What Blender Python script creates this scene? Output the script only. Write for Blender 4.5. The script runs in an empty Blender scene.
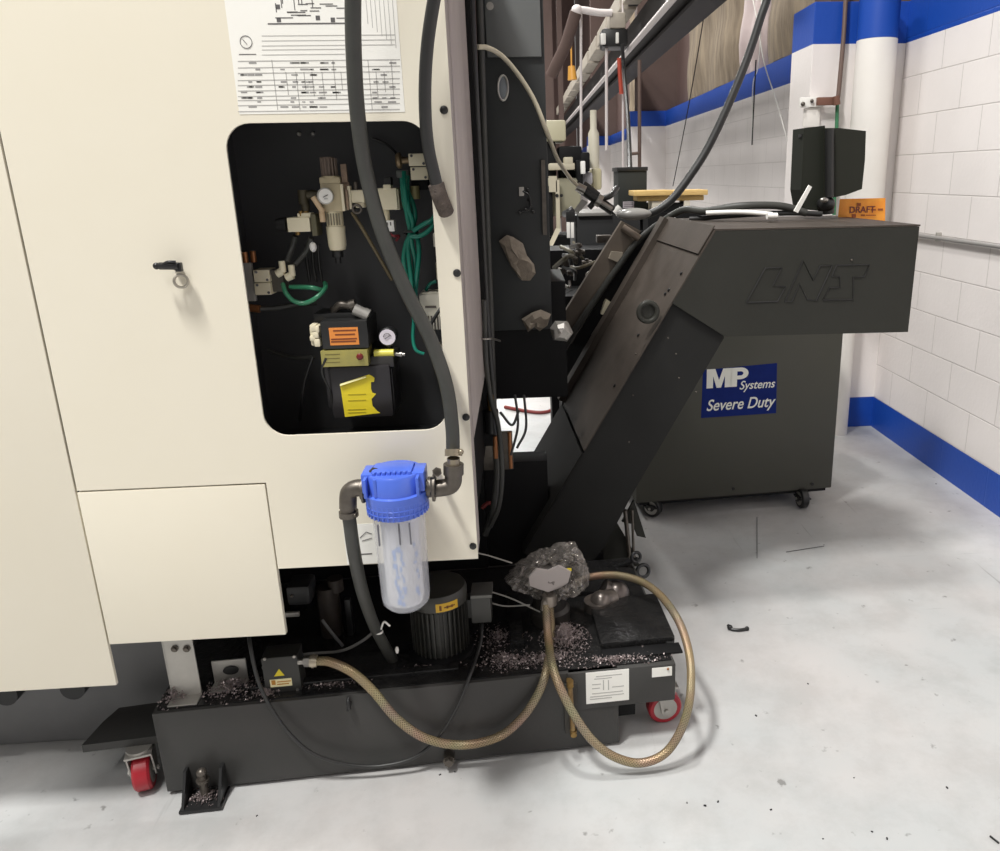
import bpy, bmesh, math, random
from mathutils import Vector, Matrix
random.seed(7)
SC = bpy.context.scene
COL = SC.collection
PI = math.pi
V = Vector

# ---------------------------------------------------------------- camera
F_PX, CX, CY = 774.7, 576.7, 399.3
PITCH, YAW, ROLL = .2814, .0647, -.0201
CAM = V((0, 0, 1.545))
fw = V((math.sin(YAW)*math.cos(PITCH), math.cos(YAW)*math.cos(PITCH), -math.sin(PITCH)))
r0 = V((math.cos(YAW), -math.sin(YAW), 0)); u0 = r0.cross(fw)
RT = r0*math.cos(ROLL) + u0*math.sin(ROLL)
UP = u0*math.cos(ROLL) - r0*math.sin(ROLL)
cd = bpy.data.cameras.new('camera'); cam = bpy.data.objects.new('camera', cd); COL.objects.link(cam)
m = Matrix((RT, UP, -fw)).transposed().to_4x4(); m.translation = CAM
cam.matrix_world = m
cd.sensor_width = 36; cd.lens = F_PX/1000*36
cd.shift_x = -(CX-500)/1000; cd.shift_y = -(425.5-CY)/1000
cd.clip_end = 200; cd.clip_start = .05
SC.camera = cam

# measuring helpers: where a sight line of the survey meets a plane of the place
def ray(px, py): return fw + RT*((px-CX)/F_PX) - UP*((py-CY)/F_PX)
def at(px, py, Y): d = ray(px, py); return CAM + d*(Y/d.y)
def onz(px, py, z): d = ray(px, py); return CAM + d*((z-CAM.z)/d.z)
def onx(px, py, X): d = ray(px, py); return CAM + d*(X/d.x)
def onpl(px, py, p, n): d = ray(px, py); return CAM + d*((p-CAM).dot(n)/d.dot(n))

# ---------------------------------------------------------------- materials
def nt(name):
    m = bpy.data.materials.new(name); m.use_nodes = True
    t = m.node_tree; return m, t, t.nodes['Principled BSDF']
def lin(c):
    return tuple((x/12.92 if x <= .04045 else ((x+.055)/1.055)**2.4) for x in [v/255 for v in c]) + (1,)
def M(name, rgb, rough=.5, metal=0., rgb2=None, scale=6., var=.5, bump=0., bscale=60., rmix=0., stretch=None):
    m, t, b = nt(name); N = t.nodes.new; L = t.links.new
    b.inputs['Base Color'].default_value = lin(rgb); b.inputs['Roughness'].default_value = rough; b.inputs['Metallic'].default_value = metal
    tc = N('ShaderNodeTexCoord'); src = tc.outputs['Object']
    if stretch:
        mp = N('ShaderNodeMapping'); mp.inputs['Scale'].default_value = stretch; L(src, mp.inputs[0]); src = mp.outputs[0]
    if rgb2 or rmix:
        n = N('ShaderNodeTexNoise'); n.inputs['Scale'].default_value = scale; n.inputs['Detail'].default_value = 6; n.inputs['Roughness'].default_value = .65
        L(src, n.inputs['Vector'])
        r = N('ShaderNodeValToRGB'); r.color_ramp.elements[0].position = .5-.25*var; r.color_ramp.elements[1].position = .5+.35*var
        L(n.outputs['Fac'], r.inputs[0])
        if rgb2:
            r.color_ramp.elements[0].color = lin(rgb); r.color_ramp.elements[1].color = lin(rgb2)
            L(r.outputs[0], b.inputs['Base Color'])
        if rmix:
            mr = N('ShaderNodeMapRange'); mr.inputs['To Min'].default_value = rough-rmix; mr.inputs['To Max'].default_value = rough+rmix
            L(n.outputs['Fac'], mr.inputs[0]); L(mr.outputs[0], b.inputs['Roughness'])
    if bump:
        n2 = N('ShaderNodeTexNoise'); n2.inputs['Scale'].default_value = bscale; n2.inputs['Detail'].default_value = 4; L(src, n2.inputs['Vector'])
        bp = N('ShaderNodeBump'); bp.inputs['Strength'].default_value = bump; bp.inputs['Distance'].default_value = .01
        L(n2.outputs['Fac'], bp.inputs['Height']); L(bp.outputs[0], b.inputs['Normal'])
    return m

cream = M('cream_paint', (228, 221, 202), .38, 0, (232, 226, 210), 1.5, 1.)
cream_side = M('machine_side_paint', (196, 187, 182), .45, .1, (160, 150, 148), 5, 1., stretch=(1, 1, .3))
black_liner = M('compartment_black', (58, 58, 60), .5, 0, (64, 64, 65), 3, 1.)
dark_void = M('machine_black', (17, 17, 18), .6, 0, (24, 24, 25), 4, 1.)
base_grey = M('machine_base_grey', (126, 126, 126), .6, 0, (110, 110, 111), 3, 1.)
column_grey = M('dark_grey_paint', (50, 52, 52), .5, 0, (57, 59, 59), 3, 1.)
column_panel = M('mid_grey_paint', (98, 101, 100), .5, 0, (106, 108, 107), 3, 1.)
tank_paint = M('tank_charcoal', (60, 61, 59), .4, 0, (69, 66, 65), 4, 1., .05, 90)
tank_oily = M('tank_oily_black', (26, 26, 27), .22, 0, (44, 43, 42), 14, .8, .35, 60, .12)
conv_paint = M('conveyor_charcoal', (47, 47, 43), .45, 0, (53, 53, 49), 5, 1., .04, 120)
conv_lit = M('conveyor_lit_brown', (58, 52, 46), .55, 0, (80, 72, 66), 9, 1., .05, 120)  # conveyor paint with the brown of grazing light put into its colour
purge_paint = M('purge_grey', (76, 76, 68), .45, 0, (80, 79, 73), 3, 1., .03, 160)
rubber = M('black_rubber', (38, 38, 38), .42, 0, (46, 46, 45), 20, 1.)
rubber_soft = M('dusty_black_rubber', (52, 53, 50), .5, 0, (66, 66, 62), 12, 1.)
black_plastic = M('black_plastic', (32, 32, 32), .4)
black_metal = M('black_metal', (34, 34, 35), .35, .2, (44, 44, 44), 20, 1.)
steel = M('zinc_steel', (176, 172, 166), .32, .85, (140, 136, 130), 20, 1.)
galv = M('galvanized', (168, 165, 160), .42, .55, (190, 187, 180), 12, 1.)
steel_dark = M('dirty_steel', (112, 106, 99), .4, .7, (74, 68, 62), 24, 1.)
brass = M('brass', (168, 136, 84), .35, .8, (120, 96, 58), 30, 1.)
copper = M('copper_fitting', (148, 98, 62), .4, .6)
beige = M('beige_plastic', (222, 212, 182), .5, 0, (232, 224, 198), 12, 1.)
beige_white = M('pale_beige', (232, 226, 208), .5)
white_p = M('white_plastic', (236, 234, 228), .45)
grey_brown = M('grey_brown_knob', (120, 104, 92), .5, 0, (96, 82, 72), 30, 1.)
bowl_cream = M('cream_bowl', (226, 216, 186), .35)
green_tube = M('green_tube', (22, 112, 96), .3, 0, (30, 128, 104), 20, 1.)
green_tube2 = M('pale_green_tube', (60, 132, 98), .3)
blue_cap = M('blue_filter_plastic', (74, 104, 202), .3, 0, (82, 112, 212), 8, 1.)
blue_ink = M('blue_ink', (108, 148, 206), .6)
yellow_l = M('yellow_sticker', (236, 214, 40), .5, 0, (222, 204, 52), 25, 1.)
yellow_d = M('amber_sticker', (214, 170, 44), .5)
orange_l = M('orange_sticker', (226, 140, 62), .5)
orange_t = M('orange_tag_card', (240, 140, 36), .55, 0, (246, 172, 60), 30, 1.)
gold_plate = M('gold_plate', (176, 164, 92), .35, .3, (150, 146, 90), 40, 1.)
dark_red = M('dark_red_button', (110, 26, 24), .35)
red_wheel = M('red_polyurethane', (176, 32, 46), .4, 0, (150, 28, 42), 20, 1.)
paper = M('white_paper', (240, 239, 233), .6, 0, (236, 234, 226), 9, 1.)
ink = M('grey_print', (176, 174, 170), .7)
ink_dark = M('dark_print', (92, 90, 90), .7)
sticker_blue = M('navy_sticker', (20, 40, 112), .5, 0, (16, 32, 96), 20, 1.)
lumber = M('pale_lumber', (222, 192, 128), .7, 0, (196, 158, 92), 14, 1., stretch=(1, 8, 8))
rag_m = M('dirty_rag', (142, 132, 118), .9, 0, (108, 99, 88), 30, 1., .4, 60)
insul = M('insulation_batt', (84, 70, 56), .85, 0, (172, 155, 130), 3.2, 1.2, .9, 6, stretch=(1, 2.4, .55))
foil = M('pinkish_facing', (206, 190, 188), .6, 0, (188, 170, 168), 4, 1.)
brown_steel = M('brown_girder', (82, 66, 60), .7, 0, (100, 80, 74), 2, 1.)
brown_wall = M('brown_upper_wall', (104, 82, 76), .8, 0, (82, 64, 60), 1.2, 1., stretch=(1, 3, .4))
dark_girder = M('dark_girder', (46, 42, 42), .7)
duct_cream = M('busway_grey', (182, 174, 160), .5, 0, (160, 150, 138), 6, 1.)
white_pipe = M('white_pipe', (214, 206, 204), .5)
pipe_white = M('painted_white_pipe', (232, 228, 222), .5, 0, (224, 219, 212), 4, 1.)
brown_pipe = M('brown_conduit', (110, 92, 84), .5, .3)
green_pipe = M('green_conduit', (60, 120, 84), .5)
olive = M('beige_machine_paint', (150, 146, 124), .5)
olive_light = M('pale_machine_paint', (186, 178, 156), .5)
rust = M('rust_mark', (140, 96, 60), .8)
red_hose = M('red_hose', (128, 52, 50), .5)
cream_hose = M('cream_hose', (196, 188, 166), .45)

def braid():
    m, t, b = nt('bronze_braided_hose'); N = t.nodes.new; L = t.links.new
    uv = N('ShaderNodeTexCoord'); w = []
    for ang in (.9, -.9):
        mp = N('ShaderNodeMapping'); mp.inputs['Rotation'].default_value = (0, 0, ang); L(uv.outputs['UV'], mp.inputs[0])
        wv = N('ShaderNodeTexWave'); wv.inputs['Scale'].default_value = 60; L(mp.outputs[0], wv.inputs[0]); w.append(wv)
    mx = N('ShaderNodeMath'); mx.operation = 'MAXIMUM'; L(w[0].outputs['Fac'], mx.inputs[0]); L(w[1].outputs['Fac'], mx.inputs[1])
    r = N('ShaderNodeValToRGB'); r.color_ramp.elements[0].color = lin((92, 78, 58)); r.color_ramp.elements[1].color = lin((178, 160, 128)); L(mx.outputs[0], r.inputs[0])
    nn = N('ShaderNodeTexNoise'); nn.inputs['Scale'].default_value = 14; L(uv.outputs['Object'], nn.inputs[0])
    mm = N('ShaderNodeMix'); mm.data_type = 'RGBA'; mm.blend_type = 'MULTIPLY'; mm.inputs[0].default_value = .45
    L(r.outputs[0], mm.inputs[6]); L(nn.outputs['Color'], mm.inputs[7]); L(mm.outputs[2], b.inputs['Base Color'])
    b.inputs['Roughness'].default_value = .26; b.inputs['Metallic'].default_value = .4
    bp = N('ShaderNodeBump'); bp.inputs['Strength'].default_value = .4; bp.inputs['Distance'].default_value = .002; L(mx.outputs[0], bp.inputs['Height']); L(bp.outputs[0], b.inputs['Normal'])
    return m
braid_m = braid()

def see_thru(name, rgb, fac, rough=.15, bump=0, bscale=20):
    m, t, b = nt(name); N = t.nodes.new; L = t.links.new
    b.inputs['Base Color'].default_value = lin(rgb); b.inputs['Roughness'].default_value = rough
    tr = N('ShaderNodeBsdfTransparent'); mx = N('ShaderNodeMixShader'); mx.inputs[0].default_value = fac
    out = t.nodes['Material Output']
    L(tr.outputs[0], mx.inputs[1]); L(b.outputs[0], mx.inputs[2]); L(mx.outputs[0], out.inputs[0])
    if bump:
        tc = N('ShaderNodeTexCoord'); n2 = N('ShaderNodeTexNoise'); n2.inputs['Scale'].default_value = bscale; L(tc.outputs['Object'], n2.inputs['Vector'])
        bp = N('ShaderNodeBump'); bp.inputs['Strength'].default_value = bump; bp.inputs['Distance'].default_value = .02
        L(n2.outputs['Fac'], bp.inputs['Height']); L(bp.outputs[0], b.inputs['Normal'])
    return m
clear_bowl = see_thru('clear_bowl', (226, 228, 236), .38, .12)
bag_film = see_thru('clear_plastic_film', (152, 146, 140), .52, .1, 1., 12)
bag_film.node_tree.nodes['Principled BSDF'].inputs['Metallic'].default_value = .45
cartridge_m = M('dirty_white_cartridge', (212, 212, 214), .7, 0, (188, 188, 192), 9, 1.)

def wall_mat(name, blocks=True, base=(236, 230, 227)):
    m, t, b = nt(name); N = t.nodes.new; L = t.links.new
    g = N('ShaderNodeNewGeometry'); sp = N('ShaderNodeSeparateXYZ'); L(g.outputs['Position'], sp.inputs[0])
    nz = N('ShaderNodeTexNoise'); nz.inputs['Scale'].default_value = 1.6; nz.inputs['Detail'].default_value = 5; L(g.outputs['Position'], nz.inputs['Vector'])
    r = N('ShaderNodeValToRGB'); r.color_ramp.elements[0].position = .3; r.color_ramp.elements[1].position = .7
    r.color_ramp.elements[0].color = lin(tuple(c-12 for c in base)); r.color_ramp.elements[1].color = lin(base); L(nz.outputs['Fac'], r.inputs[0])
    col = r.outputs[0]; height = None
    if blocks:
        cb = N('ShaderNodeCombineXYZ'); L(sp.outputs['Y'], cb.inputs[0])
        ad = N('ShaderNodeMath'); ad.operation = 'ADD'; ad.inputs[1].default_value = .2032*10-.195; L(sp.outputs['Z'], ad.inputs[0]); L(ad.outputs[0], cb.inputs[1])
        br = N('ShaderNodeTexBrick'); br.inputs['Scale'].default_value = 1; br.inputs['Brick Width'].default_value = .4064; br.inputs['Row Height'].default_value = .2032
        br.inputs['Mortar Size'].default_value = .004; br.inputs['Mortar Smooth'].default_value = .6; br.offset = .5
        L(cb.outputs[0], br.inputs['Vector'])
        mx = N('ShaderNodeMix'); mx.data_type = 'RGBA'; L(br.outputs['Fac'], mx.inputs[0]); L(col, mx.inputs[6]); mx.inputs[7].default_value = lin((206, 200, 196))
        col = mx.outputs[2]; height = br.outputs['Fac']
    # painted blue bands: foot of the wall and along its top
    a = N('ShaderNodeMath'); a.operation = 'LESS_THAN'; a.inputs[1].default_value = .192; L(sp.outputs['Z'], a.inputs[0])
    c = N('ShaderNodeMath'); c.operation = 'GREATER_THAN'; c.inputs[1].default_value = 2.205; L(sp.outputs['Z'], c.inputs[0])
    s = N('ShaderNodeMath'); s.operation = 'MAXIMUM'; L(a.outputs[0], s.inputs[0]); L(c.outputs[0], s.inputs[1])
    mb = N('ShaderNodeMix'); mb.data_type = 'RGBA'; L(s.outputs[0], mb.inputs[0]); L(col, mb.inputs[6]); mb.inputs[7].default_value = lin((20, 70, 164))
    L(mb.outputs[2], b.inputs['Base Color']); b.inputs['Roughness'].default_value = .45
    n2 = N('ShaderNodeTexNoise'); n2.inputs['Scale'].default_value = 45; n2.inputs['Detail'].default_value = 5; L(g.outputs['Position'], n2.inputs['Vector'])
    bp = N('ShaderNodeBump'); bp.inputs['Strength'].default_value = .12; bp.inputs['Distance'].default_value = .01; L(n2.outputs['Fac'], bp.inputs['Height'])
    if height:
        b2 = N('ShaderNodeBump'); b2.inputs['Strength'].default_value = .4; b2.inputs['Distance'].default_value = .005; b2.invert = True
        L(height, b2.inputs['Height']); L(bp.outputs[0], b2.inputs['Normal']); L(b2.outputs[0], b.inputs['Normal'])
    else: L(bp.outputs[0], b.inputs['Normal'])
    return m
block_wall = wall_mat('painted_block_wall'); plain_wall = wall_mat('painted_pilaster', False)

def floor_mat():
    m, t, b = nt('painted_concrete_floor'); N = t.nodes.new; L = t.links.new
    tc = N('ShaderNodeTexCoord')
    def noise(s, d=6, ro=.6, mp=None):
        n = N('ShaderNodeTexNoise'); n.inputs['Scale'].default_value = s; n.inputs['Detail'].default_value = d; n.inputs['Roughness'].default_value = ro
        src = tc.outputs['Object']
        if mp:
            k = N('ShaderNodeMapping'); k.inputs['Scale'].default_value = mp[0]; k.inputs['Rotation'].default_value = (0, 0, mp[1]); L(src, k.inputs[0]); src = k.outputs[0]
        L(src, n.inputs['Vector']); return n.outputs['Fac']
    def ramp(f, p0, c0, p1, c1):
        r = N('ShaderNodeValToRGB'); e = r.color_ramp.elements; e[0].position = p0; e[1].position = p1; e[0].color = c0; e[1].color = c1; L(f, r.inputs[0]); return r.outputs[0]
    base = ramp(noise(1.3), .35, lin((178, 181, 181)), .65, lin((190, 187, 185)))
    def mult(col, f, fac=1):
        x = N('ShaderNodeMix'); x.data_type = 'RGBA'; x.blend_type = 'MULTIPLY'; x.inputs[0].default_value = fac; L(col, x.inputs[6]); L(f, x.inputs[7]); return x.outputs[2]
    W = (1, 1, 1, 1)
    col = mult(base, ramp(noise(5, 8, .7), .36, (.80, .79, .78, 1), .56, W), .6)
    col = mult(col, ramp(noise(26, 3, .5), .24, (.40, .39, .38, 1), .31, W), .8)
    col = mult(col, ramp(noise(1, 3, .5, ((1.5, 26, 1), .5)), .24, (.5, .49, .48, 1), .29, W), .6)
    col = mult(col, ramp(noise(1, 3, .5, ((24, 1.4, 1), .25)), .23, (.55, .54, .53, 1), .28, W), .6)
    L(col, b.inputs['Base Color'])
    rr = N('ShaderNodeMapRange'); rr.inputs['To Min'].default_value = .28; rr.inputs['To Max'].default_value = .5; L(noise(4), rr.inputs[0]); L(rr.outputs[0], b.inputs['Roughness'])
    bp = N('ShaderNodeBump'); bp.inputs['Strength'].default_value = .08; bp.inputs['Distance'].default_value = .01; L(noise(9), bp.inputs['Height']); L(bp.outputs[0], b.inputs['Normal'])
    return m
floor_m = floor_mat()

# ---------------------------------------------------------------- mesh helpers
ROOTLOC = {}
def smooth_curve(pts, n=10):
    P = [V(p) for p in pts]
    if len(P) < 3: return P
    P = [P[0]*2-P[1]] + P + [P[-1]*2-P[-2]]; out = []
    for i in range(1, len(P)-2):
        a, b, c, d = P[i-1:i+3]
        for k in range(n):
            t = k/n
            out.append(.5*((2*b)+(c-a)*t+(2*a-5*b+4*c-d)*t*t+(3*b-a-3*c+d)*t**3))
    out.append(P[-2]); return out

class MB:
    def __init__(s): s.bm = bmesh.new(); s.uv = s.bm.loops.layers.uv.new('UVMap')
    def box(s, c, size, ax=None, bev=0.):
        t = bmesh.new(); bmesh.ops.create_cube(t, size=1)
        bmesh.ops.scale(t, vec=size, verts=t.verts)
        if bev: bmesh.ops.bevel(t, geom=t.edges[:], offset=bev, segments=2, affect='EDGES', profile=.6)
        R = Matrix.Identity(3) if ax is None else Matrix(ax).transposed()
        return s.merge(t, Matrix.Translation(V(c)) @ R.to_4x4())
    def ab(s, a, b, bev=0.):
        a, b = V(a), V(b); return s.box((a+b)/2, [abs(x) for x in (b-a)], None, bev)
    def merge(s, t, mat):
        t.transform(mat); me = bpy.data.meshes.new('t'); t.to_mesh(me); t.free(); s.bm.from_mesh(me); bpy.data.meshes.remove(me); return s
    def mesh(s, me): s.bm.from_mesh(me); return s
    def cyl(s, p0, p1, r, r2=None, n=20, cap=True):
        p0, p1 = V(p0), V(p1); d = p1-p0
        t = bmesh.new(); bmesh.ops.create_cone(t, cap_ends=cap, segments=n, radius1=r, radius2=r if r2 is None else r2, depth=d.length)
        q = V((0, 0, 1)).rotation_difference(d.normalized())
        return s.merge(t, Matrix.Translation((p0+p1)/2) @ q.to_matrix().to_4x4())
    def lathe(s, prof, o, axis=(0, 0, 1), n=32):
        o = V(o); q = V((0, 0, 1)).rotation_difference(V(axis).normalized()); rings = []
        for r, h in prof:
            rings.append([s.bm.verts.new(o + q @ V((max(r, 1e-4)*math.cos(2*PI*k/n), max(r, 1e-4)*math.sin(2*PI*k/n), h))) for k in range(n)])
        for a, b in zip(rings, rings[1:]):
            for k in range(n): s.bm.faces.new((a[k], a[(k+1) % n], b[(k+1) % n], b[k]))
        s.bm.faces.new(rings[0][::-1]); s.bm.faces.new(rings[-1]); return s
    def sph(s, c, r, n=14, scale=(1, 1, 1)):
        t = bmesh.new(); bmesh.ops.create_uvsphere(t, u_segments=n, v_segments=n//2+2, radius=r); bmesh.ops.scale(t, vec=scale, verts=t.verts)
        return s.merge(t, Matrix.Translation(V(c)))
    def tube(s, pts, r, n=12, sub=10, smooth=True, closed=False):
        P = smooth_curve(pts, sub) if smooth else [V(p) for p in pts]
        rs = r if callable(r) else (lambda t: r)
        T = [(P[min(i+1, len(P)-1)]-P[max(i-1, 0)]).normalized() for i in range(len(P))]
        if closed: T[0] = T[-1] = (P[1]-P[-2]).normalized()
        nrm = T[0].orthogonal().normalized(); rings = []; L = [0]
        for i, p in enumerate(P):
            if i:
                q = T[i-1].rotation_difference(T[i]); nrm = q @ nrm; nrm = (nrm - T[i]*nrm.dot(T[i])).normalized(); L.append(L[-1]+(p-P[i-1]).length)
            b = T[i].cross(nrm); rr = rs(i/(len(P)-1))
            rings.append([s.bm.verts.new(p + (nrm*math.cos(2*PI*k/n)+b*math.sin(2*PI*k/n))*rr) for k in range(n)])
        for i in range(len(rings)-1):
            for k in range(n):
                f = s.bm.faces.new((rings[i][k], rings[i][(k+1) % n], rings[i+1][(k+1) % n], rings[i+1][k]))
                for lp, (uu, vv) in zip(f.loops, ((L[i], k/n), (L[i], (k+1)/n), (L[i+1], (k+1)/n), (L[i+1], k/n))): lp[s.uv].uv = (uu, vv*.06)
        if not closed: s.bm.faces.new(rings[0][::-1]); s.bm.faces.new(rings[-1])
        return s
    def torus(s, c, R, r, axis, n=28):
        q = V((0, 0, 1)).rotation_difference(V(axis).normalized())
        return s.tube([V(c)+q @ V((R*math.cos(2*PI*k/n), R*math.sin(2*PI*k/n), 0)) for k in range(n+1)], r, 10, smooth=False, closed=True)
    def prism(s, poly, vec):
        vec = V(vec); a = [s.bm.verts.new(V(p)) for p in poly]; b = [s.bm.verts.new(V(p)+vec) for p in poly]; n = len(a)
        s.bm.faces.new(a); s.bm.faces.new(b[::-1])
        for k in range(n): s.bm.faces.new((a[k], b[k], b[(k+1) % n], a[(k+1) % n]))
        return s
    def hexa(s, f, b):
        """front quad f, back quad b"""
        a = [s.bm.verts.new(V(p)) for p in f]; c = [s.bm.verts.new(V(p)) for p in b]
        s.bm.faces.new(a); s.bm.faces.new(c[::-1])
        for k in range(4): s.bm.faces.new((a[k], c[k], c[(k+1) % 4], a[(k+1) % 4]))
        return s
    # front face seen between two survey corners on the plane at depth Y, going back by d
    def px(s, x0, y0, x1, y1, Y, d, bev=0.):
        a, b, c, e = at(x0, (y0+y1)/2, Y), at(x1, (y0+y1)/2, Y), at((x0+x1)/2, y0, Y), at((x0+x1)/2, y1, Y)
        return s.ab((a.x, Y, e.z), (b.x, Y+d, c.z), bev)
    def cylpx(s, px, y0, y1, w, Y, n=20, w2=None):
        a, b = at(px, y0, Y), at(px, y1, Y); k = (at(px+w/2, y0, Y)-at(px-w/2, y0, Y)).length/2
        return s.cyl(b, V((b.x, Y, a.z)), k if w2 is None else k*w2/w, k, n)
    def build(s, name, mat, parent=None, smooth=True, angle=40):
        bmesh.ops.recalc_face_normals(s.bm, faces=s.bm.faces)
        if parent is not None: off = ROOTLOC[parent.name]
        else:
            vs = [v.co for v in s.bm.verts]
            off = V((sum(v.x for v in vs)/len(vs), sum(v.y for v in vs)/len(vs), min(v.z for v in vs)))
        bmesh.ops.translate(s.bm, vec=-off, verts=s.bm.verts)
        me = bpy.data.meshes.new(name); s.bm.to_mesh(me); s.bm.free(); me.materials.append(mat)
        if smooth:
            me.polygons.foreach_set('use_smooth', [True]*len(me.polygons)); me.set_sharp_from_angle(angle=math.radians(angle))
        o = bpy.data.objects.new(name, me); COL.objects.link(o)
        if parent is not None: o.parent = parent; ROOTLOC[o.name] = off
        else: o.location = off; ROOTLOC[o.name] = off
        return o
def tag(o, label, cat, group=None, kind=None):
    o['label'] = label; o['category'] = cat
    if group: o['group'] = group
    if kind: o['kind'] = kind
    return o
def thing(name, loc, label, cat, group=None):
    o = bpy.data.objects.new(name, None); COL.objects.link(o); o.location = loc; o.empty_display_size = .05
    ROOTLOC[o.name] = V(loc); return tag(o, label, cat, group)
def struct(o): o['kind'] = 'structure'; return o
def curve_mesh(data):
    o = bpy.data.objects.new('tmp', data); COL.objects.link(o); dg = bpy.context.evaluated_depsgraph_get(); dg.update()
    me = bpy.data.meshes.new_from_object(o.evaluated_get(dg)); bpy.data.objects.remove(o); return me
def rrect(x0, z0, x1, z1, r, n=8):
    P = []
    for cx, cz, a in ((x1-r, z1-r, 0), (x0+r, z1-r, 90), (x0+r, z0+r, 180), (x1-r, z0+r, 270)):
        for k in range(n+1): t = math.radians(a+90*k/n); P.append((cx+r*math.cos(t), cz+r*math.sin(t)))
    return P
def plate_mesh(outline, holes, th, bev=0.):
    c = bpy.data.curves.new('c', 'CURVE'); c.dimensions = '2D'; c.fill_mode = 'BOTH'; c.extrude = th/2; c.bevel_depth = bev
    for pl in [outline]+holes:
        s = c.splines.new('POLY'); s.points.add(len(pl)-1); s.use_cyclic_u = True
        for p, (x, y) in zip(s.points, pl): p.co = (x, y, 0, 1)
    me = curve_mesh(c); bpy.data.curves.remove(c); return me
def text(name, s, size, loc, mat, parent, xd=(1, 0, 0), zd=(0, 0, 1), shear=0., bold=0., sx=1., ext=.0004):
    c = bpy.data.curves.new('t', 'FONT'); c.body = s; c.size = size; c.shear = shear; c.offset = bold; c.extrude = ext
    me = curve_mesh(c); bpy.data.curves.remove(c)
    b = MB().mesh(me); bpy.data.meshes.remove(me)
    x, z = V(xd).normalized(), V(zd).normalized(); y = x.cross(z)
    M4 = Matrix((x*sx, z, y)).transposed().to_4x4(); M4.translation = V(loc); b.bm.transform(M4)
    return b.build(name, mat, parent, smooth=False)

# ================================================================ SETTING
XW = 2.135
struct(MB().ab((-6, -5, -.2), (XW, 32, 0)).build('floor', floor_m, smooth=False))
struct(MB().ab((XW, -5, 0), (XW+.3, 32, 2.415)).build('wall_right', block_wall, smooth=False))
struct(MB().ab((-6, 30, 0), (XW, 30.3, 8)).build('wall_back', brown_wall, smooth=False))
struct(MB().ab((XW+.16, -5, 2.415), (XW+.3, 32, 8)).build('wall_upper', brown_wall, smooth=False))
for i, y in enumerate((4.48, 11.75, 19.0)):
    b = MB().ab((1.615, y, 0), (XW+.05, y+.34, 2.415), .004)
    struct(b.build('trim_%d' % (i+1), plain_wall, smooth=False))
    struct(MB().ab((1.72, y+.05, 2.415), (XW+.16, y+.3, 8)).build('trim_%d' % (i+4), brown_steel, smooth=False))

# insulation batts above the far block wall (each bulging between its seams)
def batt(y0, y1, z0, z1, mat, label, dx=.0):
    b = MB(); ny, nz = 14, 22; g = []
    for i in range(ny+1):
        row = []
        for k in range(nz+1):
            u, w = i/ny, k/nz
            x = XW+.10+dx - .10*math.sin(PI*u)**.5 - .05*(math.sin(9*u+5*w)*math.sin(7*w+2*u))*math.sin(PI*u) - .03*abs(math.sin(PI*5*w))
            row.append(b.bm.verts.new((x, y0+(y1-y0)*u, z0+(z1-z0)*w)))
        g.append(row)
    for i in range(ny):
        for k in range(nz): b.bm.faces.new((g[i][k], g[i+1][k], g[i+1][k+1], g[i][k+1]))
    bk = [b.bm.verts.new((XW+.158, y, z)) for y, z in ((y0, z0), (y1, z0), (y1, z1), (y0, z1))]
    b.bm.faces.new(bk)
    for line, p, q in (([r[0] for r in g], bk[0], bk[1]), ([r[-1] for r in g], bk[3], bk[2]), (g[0], bk[0], bk[3]), (g[-1], bk[1], bk[2])): b.bm.faces.new(list(line)+[q, p])
    return tag(b.build('insulation_batt', mat), label, 'insulation', 'insulation on the upper wall')
batt(4.9, 7.25, 2.42, 5.2, insul, 'brownish insulation batt on the upper wall, nearest to the white pilaster')
batt(7.27, 7.95, 2.42, 5.4, foil, 'narrow pinkish faced insulation strip between the two brown batts')
batt(7.97, 10.6, 2.42, 5.8, insul, 'brownish insulation batt left of the pinkish strip, by the dark girder')
batt(14.6, 15.9, 2.42, 4.6, insul, 'small pale insulation batt far along the wall behind the red cord')
batt(2.0, 4.4, 2.42, 5, insul, 'brownish insulation batt above the near block wall right of pilaster')

# white rain pipe in front of the pilaster
pr = thing('drain_pipe', (1.9, 4.36, 0), 'thick white round pipe standing against the pilaster in the wall corner', 'pipe')
MB().lathe([(.062, 0), (.062, 1.0)], (1.872, 4.38, 0)).build('lower_pipe', pipe_white, pr)
MB().lathe([(.066, .97), (.102, 1.02), (.104, 1.05), (.104, 2.205)], (1.925, 4.372, 0)).build('pipe_jacket', pipe_white, pr)
MB().lathe([(.104, 2.206), (.104, 2.41)], (1.925, 4.372, 0)).build('blue_band', M('blue_paint', (20, 70, 164), .45), pr)

# thin conduit with its bracket on the pilaster
cp = thing('wall_conduit', at(838, 124, 4.44), 'thin brown conduit dropping down the pilaster, green at its lower end', 'conduit')
MB().tube([at(847, -30, 4.45), at(844, 30, 4.44), at(839, 88, 4.43), at(837.5, 100, 4.43)], .012, smooth=True).build('pipe_run', brown_pipe, cp)
MB().cyl(at(837.5, 99, 4.43), at(834, 215, 4.43), .010).build('pipe_end', green_pipe, cp)
MB().px(818, 97, 838, 105, 4.41, .03, .003).cyl(at(836, 96, 4.40), at(837, 105, 4.40), .018).build('pipe_bracket', M('rusty_clamp', (120, 84, 70), .6, .3), cp)
cb = thing('pipe_clamp', at(808, 104, 4.45), 'white painted pipe clamp screwed to the pilaster edge beside the conduit', 'clamp')
MB().px(801, 97, 823, 107, 4.44, .03, .004).build('strap', white_p, cb)
MB().sph(at(803, 104, 4.43), .012).sph(at(812, 101, 4.43), .01).build('screw', steel_dark, cb)
MB().px(804, 108, 820, 127, 4.455, .02, .003).build('back_plate', pipe_white, cb)

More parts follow.
